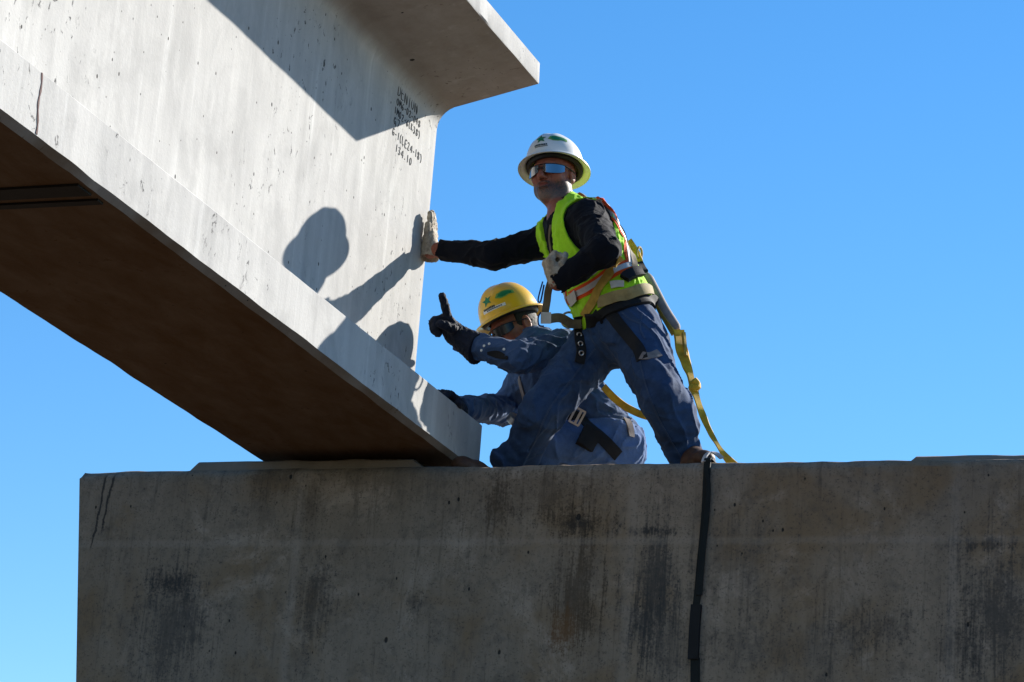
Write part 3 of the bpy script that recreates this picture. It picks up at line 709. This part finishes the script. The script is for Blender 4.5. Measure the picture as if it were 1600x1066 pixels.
def spectacles(h, parent, lens_mat, r_=.083, z0=.030, y0=-.004, hh=.023):
    fr_ = None
    def surf(a, y, off=0): return h((r_ + off) * math.sin(a), y0 + y, z0 + (r_ + off) * math.cos(a) * 1.02)
    m_ = MB(); m_.tube([surf(a, .016, .001) for a in np.linspace(-1.32, 1.32, 26)], .0022, 6)
    m_.tube([surf(a, -.002, .004) for a in np.linspace(-.16, .16, 5)], .0028, 6)
    for s_ in (-1, 1): m_.tube(spline([surf(s_ * 1.30, .014), h(s_ * .083, y0 + .014, .02), h(s_ * .084, y0 + .012, -.015), h(s_ * .082, y0 - .008, -.03)], 4), .0026, 6)
    fr_ = m_.build('safety_glasses', MAT['black_plastic'], parent)
    for s_ in (-1, 1):
        m_ = MB(); NA, NY = 12, 6; V = []
        for off in (.0015, -.0005):
            for i in range(NA + 1):
                q = i / NA; a = s_ * (.12 + q * 1.12); top = .016; bot = -hh * (math.sin(math.pi * min(1, .16 + q * .80)) ** .55) - .002 * q
                for j in range(NY + 1): V.append(surf(a, top + (bot - top) * j / NY, off))
        n_ = (NA + 1) * (NY + 1); Fc = []
        for lay in (0, 1):
            for i in range(NA):
                for j in range(NY):
                    q = (lay * n_ + i * (NY + 1) + j, lay * n_ + (i + 1) * (NY + 1) + j, lay * n_ + (i + 1) * (NY + 1) + j + 1, lay * n_ + i * (NY + 1) + j + 1)
                    Fc.append(q if lay == (0 if s_ < 0 else 1) else q[::-1])
        m_.add(V, Fc); m_.build('lens', lens_mat, fr_)
    return fr_
def ring(name, c, n_, r_, tr, mat, parent, sx=1.0, ang=0.0):
    n_ = unit(n_); u = unit(np.cross(n_, [.1, .2, 1])); w = np.cross(n_, u); m_ = MB()
    m_.tube([np.asarray(c) + u * r_ * sx * math.cos(a + ang) + w * r_ * math.sin(a + ang) for a in np.linspace(0, 2 * math.pi, 24, endpoint=False)], tr, 8, True)
    return m_.build(name, mat, parent)

# ================================================================== worker in the white hard hat
J = dict(neck=aY(886, 338, -.10), chest=aY(916, 395, -.10), waist=aY(946, 452, -.11), pelvis=aY(970, 510, -.11),
         Rsh=aY(862, 376, .03), Lsh=aY(921, 344, -.21), Lel=aY(944, 393, -.42), Lwr=aY(872, 440, -.41),
         Rel=aY(770, 399, -.06), Rwr=aY(690, 391, -.045), Rhip=aY(946, 524, -.05), Lhip=aY(994, 528, -.17),
         Rkn=aY(848, 642, -.16), Ran=aY(800, 742, .02), Lkn=aY(1038, 625, -.33), Lan=aY(1076, 728, -.18))
HAT1 = Fr(aD(866, 282, 11.71), frame_cam(-34, 29, 0)); H1 = Fr(HAT1(0, .012, .004), frame_cam(-28, 20, 0))
base1 = np.array([1.0, -.1, CAPZ])
S = unit(J['Lsh'] - J['Rsh']); U = unit(J['neck'] - J['pelvis']); Fd = unit(np.cross(S, U)); Fd = Fd if Fd @ CB > 0 else -Fd; S2 = unit(np.cross(U, Fd)); S2 = S2 if S2 @ S > 0 else -S2
TM = np.stack([S2, U, Fd])
Hd = unit(J['Lhip'] - J['Rhip']); PM = np.stack([Hd, unit(U - Hd * (U @ Hd)), unit(np.cross(Hd, U))])
torso = [Ell(J['pelvis'], (.165, .125, .120), PM, .05, 'torso'), Ell(J['waist'], (.155, .13, .125), TM, .06, 'torso'), Ell(J['chest'], (.165, .165, .120), TM, .06, 'torso'),
         Cone(J['Rsh'] - S * -.02, J['Lsh'] - S * .02, .068, .072, .05, 'torso'), Cone(J['neck'], J['chest'], .075, .11, .05, 'torso')]
neck = [Cone(H1(0, -.06, -.022), J['neck'], .057, .062, .03, 'neck')]
Larm = [Cone(J['Lsh'], J['Lel'], .064, .052, .03, 'Lup'), Cone(J['Lel'], J['Lwr'], .050, .033, .02, 'Lfo')]
Rarm = [Cone(J['Rsh'], J['Rel'], .058, .047, .03, 'Rup'), Cone(J['Rel'], J['Rwr'], .047, .030, .02, 'Rfo')]
legs = [Cone(J['Rhip'], J['Rkn'], .098, .072, .05, 'leg'), Cone(J['Rkn'], J['Ran'], .070, .058, .03, 'leg'), Ell(aY(797, 716, -.04), (.06, .06, .04), None, .03, 'leg'), Cone(J['Lhip'], J['Lkn'], .098, .068, .05, 'leg'), Cone(J['Lkn'], J['Lan'], .066, .050, .03, 'leg'),
        Ell(aY(1003, 540, -.05), (.10, .10, .10), None, .05, 'leg'), Ell(J['Lkn'] + .55 * (J['Lan'] - J['Lkn']) * .4 + np.array([.02, .03, 0]), (.06, .06, .09), None, .04, 'leg')]
fR = Fr((WB + .031, -.030, .930), np.stack([unit((0, -1, -.05)), unit((.02, -.06, 1)), unit((1, 0, 0))]))
handR = hand_prims(fR, [(2, 3, 3), (1, 3, 3), (2, 3, 3), (3, 4, 4)], [(.45, .85, 0), (.15, 1, .05), (.05, 1, .05)], s=.88, spread=.6)
y_ = unit(-.42 * CR + .88 * CU - .05 * CB); z_ = unit(CB * .55 - .80 * CR - .35 * CU); x_ = unit(np.cross(y_, z_))
fL = Fr(J['Lwr'] + y_ * .012, np.stack([x_, y_, unit(np.cross(x_, y_))]))
handL = hand_prims(fL, [(55, 75, 40), (60, 80, 45), (62, 80, 45), (65, 80, 45)], [(.55, .6, -.55), (.2, .7, -.7), (-.3, .5, -.8)], s=.80)
wristR = [Cone(J['Rwr'], fR(0, .01, 0), .029, .027, .02, 'wrist')]; wristL = [Cone(J['Lwr'], fL(0, .01, 0), .030, .027, .02, 'wrist')]
toeR = np.array([.452, -.340, CAPZ]); ft_R = [np.array([J['Ran'][0], J['Ran'][1], CAPZ]), toeR]; ft_R[0] = toeR + unit(ft_R[0] - toeR) * .28
toeL = aY(1106, 716, -.405); heelL = J['Lan'] + .35 * np.array([J['Lan'][0] - toeL[0], J['Lan'][1] - toeL[1], 0]); ft_L = [np.array([heelL[0], heelL[1], CAPZ]), np.array([toeL[0], toeL[1], CAPZ])]
UPZ = np.array([0, 0, 1.0])
feet = boot_prims(ft_R[0], ft_R[1], UPZ, low=True) + boot_prims(ft_L[0], ft_L[1], UPZ)
hd = head_prims(H1)
body, bV, bF = sculpt('person', torso + neck + Larm + Rarm + wristR + wristL + handR + handL + legs + hd, skin('bearded skin', H1), None, 0.0, .0038, org=base1)
tag(body, 'person in white hard hat and lime vest pushing the girder with one arm', 'person')
# shirt
shp = torso + Larm + Rarm
dR = unit(J['Rwr'] - J['Rel']); dL = unit(J['Lwr'] - J['Lel'])
shirt, sV, sF = sculpt('shirt', shp[:5] + [Cone(J['neck'] + U * .015, J['neck'] - U * .05, .062, .09, .03)] + shp[5:], MAT['navy'], body, .011, .005,
    fold=[folds(.007, .085, 21, stretch=(.3, .3, 1), st=3, sharp=1.4), folds(.002, .04, 22, stretch=(.4, 0, .8), st=3)],
    post=lambda v: [v.prim(Cone(J['Rwr'] + dR * .052, J['Rwr'] + dR * .2, .06, .06, .003, op='s')), v.prim(Cone(J['Lwr'] + dL * .047, J['Lwr'] + dL * .2, .055, .055, .003, op='s')), v.prim(Cone(aY(866, 326, -.13), aY(846, 290, -.13), .066, .09, .003, op='s'))])
# jeans
jeans, jV, jF = sculpt('jeans', [torso[0]] + legs, MAT['jeans'], body, .016, .005, clips=[(J['waist'] + (J['pelvis'] - J['waist']) * .45, unit(U * 1.0 + S2 * .05))],
    fold=[folds(.010, .13, 31, stretch=(-.6, .2, .6), st=5, sharp=1.7), folds(.0038, .075, 33, stretch=(1, .35, .35), st=5, sharp=1.5)])
# boots
for i, ft in enumerate((ft_R, ft_L)):
    b_, _, _ = sculpt('boot', boot_prims(ft[0], ft[1], UPZ, low=(i == 0)), MAT['brown_boot'], body, .004, .005, clips=[((0, 0, CAPZ + .001), (0, 0, -1))])
# vest: torso shell, open in front, arm holes cut away
vp = [torso[1], torso[2], torso[3], torso[4], Ell(J['pelvis'] + (J['waist'] - J['pelvis']) * .35, (.165, .11, .122), TM, .05)]
def vest_post(v):
    for a, b, r_ in ((J['Lsh'] + .015 * S - CR * .012, J['Lel'], .096), (J['Rsh'] - .02 * S, J['Rel'], .084)): v.prim(Cone(a, a + (b - a) * 1.4, r_, r_ * 1.1, .004, op='s'))
    q0 = J['neck'] + Fd * .06 + U * .07; q1 = J['chest'] + Fd * .17 - U * .02 - S2 * .015
    v.prim(Cone(q0, q1, .088, .028, .004, op='s')); v.prim(Cone(q1, J['waist'] + Fd * .2 - S2 * .03 - U * .05, .026, .018, .004, op='s'))
    v.prim(Cone(aY(868, 318, -.13), aY(848, 285, -.13), .074, .09, .004, op='s'))
vest, vV, vF = sculpt('safety_vest', vp, MAT['lime'], body, .024, .005, clips=[(J['pelvis'] + (J['waist'] - J['pelvis']) * .18, -U)],
    fold=[folds(.006, .075, 41, stretch=U, st=2.0)], post=vest_post)
BV = make_bvh((vV, vF)); BJ = make_bvh((jV, jF)); BALL = make_bvh((vV, vF), (jV, jF), (sV, sF))
def stripes(path, w=.052, p=vest):
    strap('reflective_stripe', BV, path, w, MAT['orange'], p, .002, .0015); strap('reflective_tape', BV, path, w * .45, MAT['silver'], p, .002, .004)
stripes([(903, 301), (925, 308), (948, 325), (966, 350), (978, 382), (985, 412)], .045)
stripes([(934, 311), (956, 329), (970, 352), (980, 384), (987, 408)], .060)
stripes([(868, 480), (885, 470), (905, 458), (930, 444), (958, 424), (990, 412)], .050)
stripes([(882, 496), (886, 474), (880, 440), (872, 410)], .040)
# gloves
gl, _, _ = sculpt('glove', handR + [Cone(fR(0, -.012, 0), fR(0, .02, 0), .036, .030, .02)], MAT['leather'], body, .0035, .003, fold=[folds(.0022, .018, 51)],
    post=lambda v: v.prim(Cone(fR(.004, -.026, 0), fR(.01, -.10, 0), .034, .05, .004, op='s')))
gl2, _, _ = sculpt('glove', handL + [Cone(fL(0, -.02, 0), fL(0, .03, 0), .037, .027, .02)], MAT['leather'], body, .0035, .003, fold=[folds(.0022, .018, 52)],
    post=lambda v: v.prim(Cone(fL(0, -.022, 0), fL(0, -.10, 0), .038, .05, .004, op='s')))
# head gear
hat, on = hardhat('hard_hat', HAT1, MAT['white_plastic'], body)
STAR = [(math.sin(a) * (1 if i % 2 == 0 else .45), math.cos(a) * (1 if i % 2 == 0 else .45)) for i, a in enumerate(np.linspace(0, 2 * math.pi, 10, endpoint=False))]
LEAF = [(-1, -.2), (-.7, .5), (-.1, .75), (.5, .6), (1, .25), (.95, -.45), (.4, -.35), (0, -.55), (-.5, -.6)]
BAR = [(-1, -1), (1, -1), (1, 1), (-1, 1)]
def hat_prints(on, h, p, a0, a1, white=False):
    decal('emblem', on, [STAR], MAT['decal_green'], p, h, (a0, .33), (14, .13), rot=12)
    decal('emblem', on, [LEAF], MAT['decal_light'], p, h, (a1, .34), (22, .13), rot=4); decal('emblem', on, [[(x * .75, y * .7) for x, y in LEAF]], MAT['decal_green'], p, h, (a1, .34), (22, .13), off=.0018, rot=4)
    bars = [[(x * .10 + q, y) for x, y in BAR] for q in np.linspace(-.9, .9, 8)]
    if white:
        decal('label', on, [BAR], MAT['decal_white'], p, h, (a0 + 11, .12), (26, .030), rot=0)
        decal('lettering', on, bars, MAT['decal_ink'], p, h, (a0 + 13, .12), (17, .011), off=.002)
    decal('lettering', on, bars, MAT['decal_ink'], p, h, (a0 + 2, .16), (14, .02), off=.0016)
    if not white: decal('lettering', on, [[(x * .1 + q, y) for x, y in BAR] for q in np.linspace(-.9, .9, 11)], MAT['decal_ink'], p, h, (a0 + 4, .12), (14, .006), off=.0016)
hat_prints(on, HAT1, hat, 6, 44)
m = MB(); m.tube([HAT1(.098 * math.cos(a), .054, -.004 + .114 * math.sin(a)) for a in np.linspace(0, 2 * math.pi, 40, endpoint=False)], .012, 8, True); m.build('headband', MAT['black_plastic'], hat)
spectacles(H1, body, MAT['mirror'])
# seams and pocket edges of the jeans
MAT['seam'] = fabric('denim seam', (.045, .075, .14), .3, 500, .9)
for path, w_ in (([(1000, 565), (1012, 610), (1030, 655), (1052, 695), (1066, 718)], .007), ([(930, 545), (895, 590), (858, 640), (836, 690), (822, 716)], .007), ([(972, 488), (985, 500), (1002, 506)], .006), ([(1004, 490), (1000, 512), (1008, 530)], .006)):
    strap('seam', BJ, path, w_, MAT['seam'], jeans, .002, .0012)
# harness: belt with straps, rings and buckles
har = strap('harness', BALL, [(936, 473), (955, 466), (980, 459), (1005, 452), (1022, 453)], .044, MAT['tan_web'], body, .006, .004)
def hs(path, w, mat, name='strap', bv=BALL, off=.003, th=.003): return strap(name, bv, path, w, MAT[mat], har, th, off)
hs([(918, 500), (950, 486), (985, 474), (1012, 470), (1028, 476)], .055, 'black_web', 'lumbar_pad', BALL, .004, .012)
hs([(968, 402), (950, 432), (930, 466), (914, 494)], .036, 'gold_web', off=.008)
hs([(905, 300), (930, 306), (958, 328), (975, 358), (984, 392), (992, 420)], .028, 'brown_web', off=.006)
hs([(950, 484), (965, 505), (982, 525), (998, 545), (1004, 562)], .048, 'black_web', 'leg_strap', BJ)
hs([(1002, 556), (1016, 558), (1030, 552)], .034, 'grey_web', 'leg_strap', BJ)
hs([(862, 352), (860, 372), (864, 400), (868, 430)], .012, 'brown_web', off=.004)
hs([(885, 478), (895, 470), (903, 464)], .045, 'cream', 'label', off=.010)
hs([(956, 448), (966, 447), (975, 446)], .030, 'cream', 'label', off=.011)
hs([(975, 440), (984, 432), (996, 428)], .040, 'black_web', 'pouch', off=.008, th=.02)
def bpt(x, y, bv, o_=.01):
    d = unit(ray(x, y)); loc, no, _, _ = bv.ray_cast(Vector(CAM), Vector(d))
    if loc is None: return aD(x, y, 11.5), CB
    return np.array(loc) + np.array(no) * o_, np.array(no)
c_, n_ = bpt(889, 500, BALL, .022); ring('d_ring', c_, n_ * .4 + CB, .030, .0045, MAT['steel'], har)
# hanging belt tail with steel eyelets
pts = []
for (x, y) in [(908, 494), (909, 512), (908, 532), (907, 550), (906, 568)]:
    p_, n_ = bpt(x, y, BALL, .012); pts.append(p_)
pts = spline(pts, 5); m = MB(); m.ribbon(pts, CB + .2 * CR, .040, .004); tail = m.build('belt_tail', MAT['black_web'], har)
for q in (4, 8, 12, 16): ring('eyelet', pts[q] + CB * .004, CB + .2 * CR, .0085, .0026, MAT['steel'], tail)
# strap held in the left hand, with a tag and a blue cord loop
A0 = fL(.0, .05, -.03); m = MB(); Q = spline([A0, aD(858, 450, depth(A0) + .01), aD(855, 470, depth(A0) + .02), aD(852, 488, depth(A0) + .03)], 5)
m.ribbon(Q, CB + .3 * CR, .030, .004); hold = m.build('hanging_strap', MAT['brown_web'], har)
q = aD(853, 497, depth(A0) + .03); m = MB(); m.box(q, (.020, .022, .008), np.stack([CR, CU, CB])); m.build('tag', MAT['cream'], hold, smooth=False)
m = MB(); m.ribbon(spline([aD(860, 498, depth(A0) + .03), aD(876, 497, depth(A0) + .06), aD(894, 506, depth(A0) + .10), aD(908, 506, depth(A0) + .12)], 5), CB, .036, .005); m.build('side_strap', MAT['brown_web'], hold)
m = MB(); D0 = depth(A0) + .01; m.tube(spline([aD(848, 440, D0), aD(842, 462, D0), aD(841, 471, D0), aD(845, 470, D0), aD(850, 445, D0)], 5), .0032, 6); m.build('cord', MAT['blue_cord'], hold)
m = MB(); m.tube(spline([aD(845, 488, D0), aD(841, 496, D0), aD(842, 508, D0), aD(850, 510, D0)], 5), .0030, 6); m.build('cord', MAT['blue_cord'], hold)
# ================================================================== worker in the yellow hard hat
K = dict(neck=aY(842, 548, .20), chest=aY(872, 600, .24), waist=aY(912, 650, .30), pelvis=aY(948, 695, .32),
         Lsh=aY(882, 548, .06), Lel=aY(808, 559, -.16), Lwr=aY(721, 533, -.12), Rsh=aY(826, 590, .42), Rel=aY(792, 640, .50), Rwr=aY(733, 650, .12),
         Lhip=aY(938, 700, .22), Rhip=aY(958, 700, .42), Lkn=aY(846, 690, .05), Lan=np.array([.60, .12, .02]), Rkn=aY(885, 745, .32), Ran=aY(980, 770, .55))
H2 = Fr(aD(804, 515, 11.92), frame_cam(-52, 13, 22))
base2 = np.array([.8, .25, CAPZ])
S = unit(K['Lsh'] - K['Rsh']); U = unit(K['neck'] - K['pelvis']); Fd = unit(np.cross(S, U)); Fd = Fd if Fd @ CR < 0 else -Fd; S2 = unit(np.cross(U, Fd)); S2 = S2 if S2 @ S > 0 else -S2
TM = np.stack([S2, U, Fd])
torso = [Ell(K['pelvis'], (.165, .125, .125), TM, .05), Ell(K['waist'], (.155, .13, .125), TM, .06), Ell(K['chest'], (.170, .165, .125), TM, .06), Cone(K['Rsh'] + S * .02, K['Lsh'] - S * .02, .068, .070, .05), Cone(K['neck'], K['chest'], .075, .11, .05)]
neck = [Cone(H2(0, -.06, -.022), K['neck'], .058, .065, .03)]
Larm = [Cone(K['Lsh'], K['Lel'], .062, .046, .03), Cone(K['Lel'], K['Lwr'], .045, .030, .02)]
Rarm = [Cone(K['Rsh'], K['Rel'], .062, .052, .03), Cone(K['Rel'], K['Rwr'], .052, .036, .02)]
legs = [Cone(K['Lhip'], K['Lkn'], .098, .070, .05), Cone(K['Lkn'], K['Lan'], .068, .050, .03), Cone(K['Rhip'], K['Rkn'], .10, .072, .05), Cone(K['Rkn'], K['Ran'], .066, .050, .03), Ell(aY(960, 705, .30), (.105, .11, .11), None, .05)]
# raised left hand: index finger up, the others folded
y_ = unit(-.60 * CR + .70 * CU + .15 * CB); z_ = unit(CR * .55 + CU * .45 - CB * .55); x_ = unit(np.cross(y_, z_)); z_ = unit(np.cross(x_, y_)); x_ = x_ if x_ @ CU > 0 else -x_
fA = Fr(K['Lwr'] + y_ * .02, np.stack([x_, y_, z_]))
handA = hand_prims(fA, [(-12, 4, 6), (62, 72, 40), (64, 75, 42), (66, 78, 45)], [(.6, .6, -.55), (.3, .8, -.6), (.0, .85, -.6)], s=1.04, abd=(30, 0, 0, 0))
y_ = unit((-.06, -.93, .30)); z_ = unit((.15, 0, 1)); x_ = unit(np.cross(y_, z_)); z_ = unit(np.cross(x_, y_))
fB = Fr(np.array([.352, -.175, .232]), np.stack([-x_, y_, z_]))
handB = hand_prims(fB, [(25, 30, 20), (25, 35, 20), (28, 35, 20), (30, 35, 20)], [(.7, .6, -.3), (.5, .8, -.3), (.3, .9, -.3)], s=.95)
Rfore_end = fB(0, 0, 0)
Rarm[1] = Cone(K['Rel'], Rfore_end, .052, .026, .02)
ftl = [np.array([K['Lan'][0] + .06, K['Lan'][1], CAPZ]), np.array([.40, .10, CAPZ])]; ftr = [np.array([K['Ran'][0], K['Ran'][1], CAPZ + .02]), np.array([K['Ran'][0] - .22, K['Ran'][1] - .03, CAPZ])]
ftl[0] = ftl[1] + unit(np.array([.27, .02, 0])) * .27
body2, _, _ = sculpt('person', torso + neck + Larm + Rarm + handA + handB + legs + head_prims(H2), MAT['skin'], None, 0.0, .0045, org=base2)
tag(body2, 'person in yellow hard hat crouching behind, signalling with a raised gloved finger', 'person')
shirt2, sV, sF = sculpt('shirt', torso + [Cone(K['neck'] + U * .02, K['neck'] - U * .05, .064, .09, .03)] + Larm + Rarm, MAT['chambray'], body2, .016, .005,
    clips=[(K['pelvis'] - U * .05, -U)], fold=[folds(.009, .10, 71, stretch=(.8, 0, .3), st=4, sharp=1.6), folds(.0035, .075, 72, stretch=(.3, .3, 1), st=5, sharp=1.5)],
    post=lambda v: [v.prim(Cone(K['Lwr'] + unit(K['Lwr'] - K['Lel']) * .07, fA(0, .1, 0), .065, .065, .003, op='s')), v.prim(Cone(fB(0, -.02, 0), fB(0, .1, 0), .065, .065, .003, op='s')), v.prim(Cone(K['neck'] + unit(H2(0, -.06, -.02) - K['neck']) * .05, H2(0, 0, 0), .06, .075, .003, op='s'))])
jeans2, jV, jF = sculpt('jeans', [torso[0]] + legs, MAT['jeans_pale'], body2, .015, .005, clips=[(K['pelvis'] + U * .12, unit(U * .3 + UPZ + np.array([.35, 0, 0])))], fold=[folds(.009, .12, 81, stretch=(.5, .2, 1), st=3.0, sharp=1.4), folds(.002, .05, 83)])
for ft in (ftl, ftr): sculpt('boot', boot_prims(ft[0], ft[1], UPZ), MAT['black_boot'], body2, .004, .005, clips=[((0, 0, CAPZ + .001), (0, 0, -1))])
yA = fA.M[1]; wl_ = unit(K['Lwr'] - K['Lel'])
sculpt('glove', handA + [Cone(fA(0, .01, 0), K['Lwr'] - wl_ * .085 - CU * .012, .036, .058, .03)], MAT['glove'], body2, .006, .003, fold=[folds(.003, .025, 91)],
       post=lambda v: v.clip(K['Lwr'] - wl_ * .085, -wl_))
sculpt('glove', handB + [Cone(fB(0, -.03, 0), fB(0, .02, 0), .042, .036, .03)], MAT['glove'], body2, .005, .0035, fold=[folds(.003, .025, 92)])
hat2, on2 = hardhat('hard_hat', H2, MAT['yellow_plastic'], body2)
hat_prints(on2, H2, hat2, 20, 62, True)
m = MB(); m.tube([H2(.098 * math.cos(a), .052, -.004 + .114 * math.sin(a)) for a in np.linspace(0, 2 * math.pi, 40, endpoint=False)], .012, 8, True); m.build('headband', MAT['black_plastic'], hat2)
spectacles(H2, body2, MAT['dark_lens'])
sculpt('hair', [Ell(H2(0, .035, -.014), (.077, .098, .098), H2.M, .02)], MAT['dark_hair'], body2, .004, .004, fold=[folds(.002, .012, 63)], clips=[(H2(0, 0, .03), H2.M[2]), (H2(0, -.03, 0), -H2.M[1])])
BS = make_bvh((sV, sF), (jV, jF))
har2 = strap('harness', BS, [(812, 590), (818, 612), (824, 632), (832, 650)], .030, MAT['grey_web'], body2, .004, .003)
def hs2(path, w, mat, name='strap', off=.003, th=.004): return strap(name, BS, path, w, MAT[mat], har2, th, off)
hs2([(820, 632), (832, 642), (842, 650)], .030, 'brown_web', 'slider', .007)
hs2([(880, 640), (905, 655), (925, 672), (945, 690), (965, 712)], .048, 'black_web', 'leg_strap')
hs2([(978, 655), (984, 668), (986, 682)], .030, 'grey_web', 'leg_strap')
hs2([(905, 680), (915, 686), (928, 692)], .085, 'black_web', 'pouch', .006, .03)
# silver frame buckle
c_, n_ = bpt(903, 657, BS, .02); c_ = c_ + CB * .03; ax = np.stack([unit(CR * .88 - CU * .47), unit(CU * .88 + CR * .47), CB]); m = MB()
for (a, b, w, h_) in ((0, .030, .022, .004), (0, -.030, .022, .004), (-.020, 0, .004, .030), (.020, 0, .004, .030), (.004, 0, .005, .028)): m.box(c_ + ax[0] * a + ax[1] * b, (w, h_, .003 + abs(a) * .02), ax)
m.build('buckle', MAT['steel'], har2, smooth=False)
# round steel reel at the chest
q0 = aY(806, 652, .12); q1 = q0 + unit(-.5 * CR - .6 * CU - CB * .3) * .03; m = MB(); m.tube([q1, q1 + unit(q0 - q1) * .004, q0, q0 + unit(q0 - q1) * .004], [.022, .028, .030, .022], 20); m.build('reel', MAT['steel'], har2)
# snap buttons on the open cuff
for (x, y) in ((757, 541), (765, 538), (788, 546), (753, 548)):
    c_, n_ = bpt(x, y, BS, .002); m = MB(); m.tube([c_, c_ + n_ * .003, c_ + n_ * .004], [.0055, .005, .002], 10); m.build('snap_button', MAT['decal_white'], shirt2)
strap('cuff_opening', BS, [(762, 552), (778, 554), (794, 560)], [.012, .034, .012], MAT['black_web'], shirt2, .002, .002)

# ================================================================== lanyard behind the standing worker
lan = empty('lanyard', aY(1140, 722, -.2))
def rb(name, pts, wid, th, mat, nrm=None, parent=None):
    Q = spline([aY(*p) for p in pts], 7); m_ = MB(); w_ = np.interp(np.linspace(0, 1, len(Q)), np.linspace(0, 1, len(wid)), wid) if hasattr(wid, '__len__') else wid
    N_ = np.array([unit(CB + CR * .25 + .5 * math.sin(i * .35) * CR) for i in range(len(Q))]) if nrm is None else nrm
    m_.ribbon(Q, N_, w_, th); return m_.build(name, MAT[mat], parent or lan)
rb('back_strap', [(982, 376, -.02), (990, 388, -.0), (996, 402, -.0), (1002, 416, -.02)], [.03, .034, .028], .006, 'yellow_web')
c_ = aY(999, 396, -.0); ring('d_ring', c_, CB * .5 + CR, .024, .005, MAT['tan_web'], lan)
rb('connector', [(998, 412, -.02), (1004, 424, -.03), (1010, 436, -.04)], [.03, .042, .03], .022, 'black_web')
pk = spline([aY(*p) for p in [(1009, 430, -.04), (1022, 455, -.05), (1036, 482, -.06), (1049, 503, -.07), (1058, 517, -.07)]], 6)
m = MB(); m.tube(pk, [.016, .020] + [.023] * (len(pk) - 5) + [.021, .018, .014], 12); V = np.array(m.v)
pack = m.build('shock_pack', MAT['grey_web'], lan)
m = MB(); m.ribbon((pk - CR * .014 - CU * .012 + CB * .018)[6:], CB * .8 - CR * .45 - CU * .35, np.linspace(.012, .026, len(pk) - 6), .006); m.build('pack_cover', MAT['gold_web'], lan)
rb('webbing', [(1060, 516, -.08), (1064, 540, -.09), (1070, 562, -.10), (1078, 585, -.11), (1083, 604, -.12)], [.050, .052, .040, .032, .028], .008, 'yellow_web')
rb('webbing_tab', [(1068, 520, -.09), (1070, 540, -.10), (1072, 556, -.11)], [.014, .012, .010], .012, 'gold_web')
m = MB(); q = aY(1084, 606, -.12); m.tube(spline([q + CU * .03 - CR * .005, q + CU * .012 + CR * .010, q, q - CU * .016], 5), [.008] + [.017] * 5 + [.021] * 6 + [.018] * 3 + [.010], 10); m.build('knot', MAT['yellow_web'], lan)
rb('webbing', [(1084, 608, -.12), (1070, 626, -.08), (1052, 641, -.0), (1020, 652, .1), (985, 640, .12), (962, 624, .10), (943, 604, .06)], .030, .005, 'yellow_web')
rb('webbing', [(1085, 610, -.12), (1095, 640, -.14), (1106, 668, -.16), (1120, 693, -.18), (1138, 718, -.2), (1160, 738, -.22)], [.034, .030, .022, .020, .030, .034], .004, 'yellow_web')
tag(lan, 'yellow safety lanyard with grey shock pack trailing behind the standing worker', 'lanyard')

# ================================================================== webbing sling hung over the cap edge
slg = empty('webbing_sling', aY(1105, 722, CF))
def cf(x, y, o_=.010): return aY(x, y, CF - o_)
P = [cf(1108, 717, -.02) + [0, .10, .0], cf(1107, 719, -.012) + [0, 0, .006], cf(1105, 727, .004), cf(1104, 745), cf(1102, 790), cf(1099, 830), cf(1094, 880), cf(1090, 925), cf(1087, 950)]
P[0][2] = CAPZ + .008
Q = spline(P, 6); m = MB(); m.ribbon(Q, [unit((0, -1, .9 if i < 9 else .05)) for i in range(len(Q))], np.linspace(.027, .026, len(Q)), .006); m.build('webbing', MAT['green_web'], slg)
Q = spline([cf(1103, 733, .016), cf(1107, 760, .014), cf(1104, 810, .014), cf(1098, 860, .014), cf(1092, 930, .014)], 6); m = MB(); m.ribbon(Q, (.25, -1, 0), np.linspace(.014, .024, len(Q)), .006); m.build('webbing', MAT['green_web'], slg)
Q = spline([cf(1088, 945, .016), cf(1085, 985, .018), cf(1083, 1030, .016)], 6); m = MB(); m.ribbon(Q, (0, -1, 0), .040, .014); m.build('wear_sleeve', MAT['black_web'], slg)
Q = spline([cf(1086, 1028), cf(1086, 1066), cf(1087, 1120), cf(1088, 1190)], 6); m = MB(); m.ribbon(Q, (0, -1, 0), .034, .008); m.build('webbing', MAT['green_web'], slg)
Q = spline([cf(1099, 722, .004), cf(1103, 712, -.02), cf(1110, 707, -.05), cf(1119, 709, -.05), cf(1128, 716, -.03)], 6); m = MB(); m.ribbon(Q, unit((-.2, -.4, 1)), [.018] * len(Q), .006); m.build('loop', MAT['sunlit_web'], slg)  # pale colour paints sunlight onto this part of the dark sling
tag(slg, 'dark webbing sling hanging down the front face of the stained cap', 'sling')
for o_ in bpy.data.objects:
    if '_org' in o_: del o_['_org']
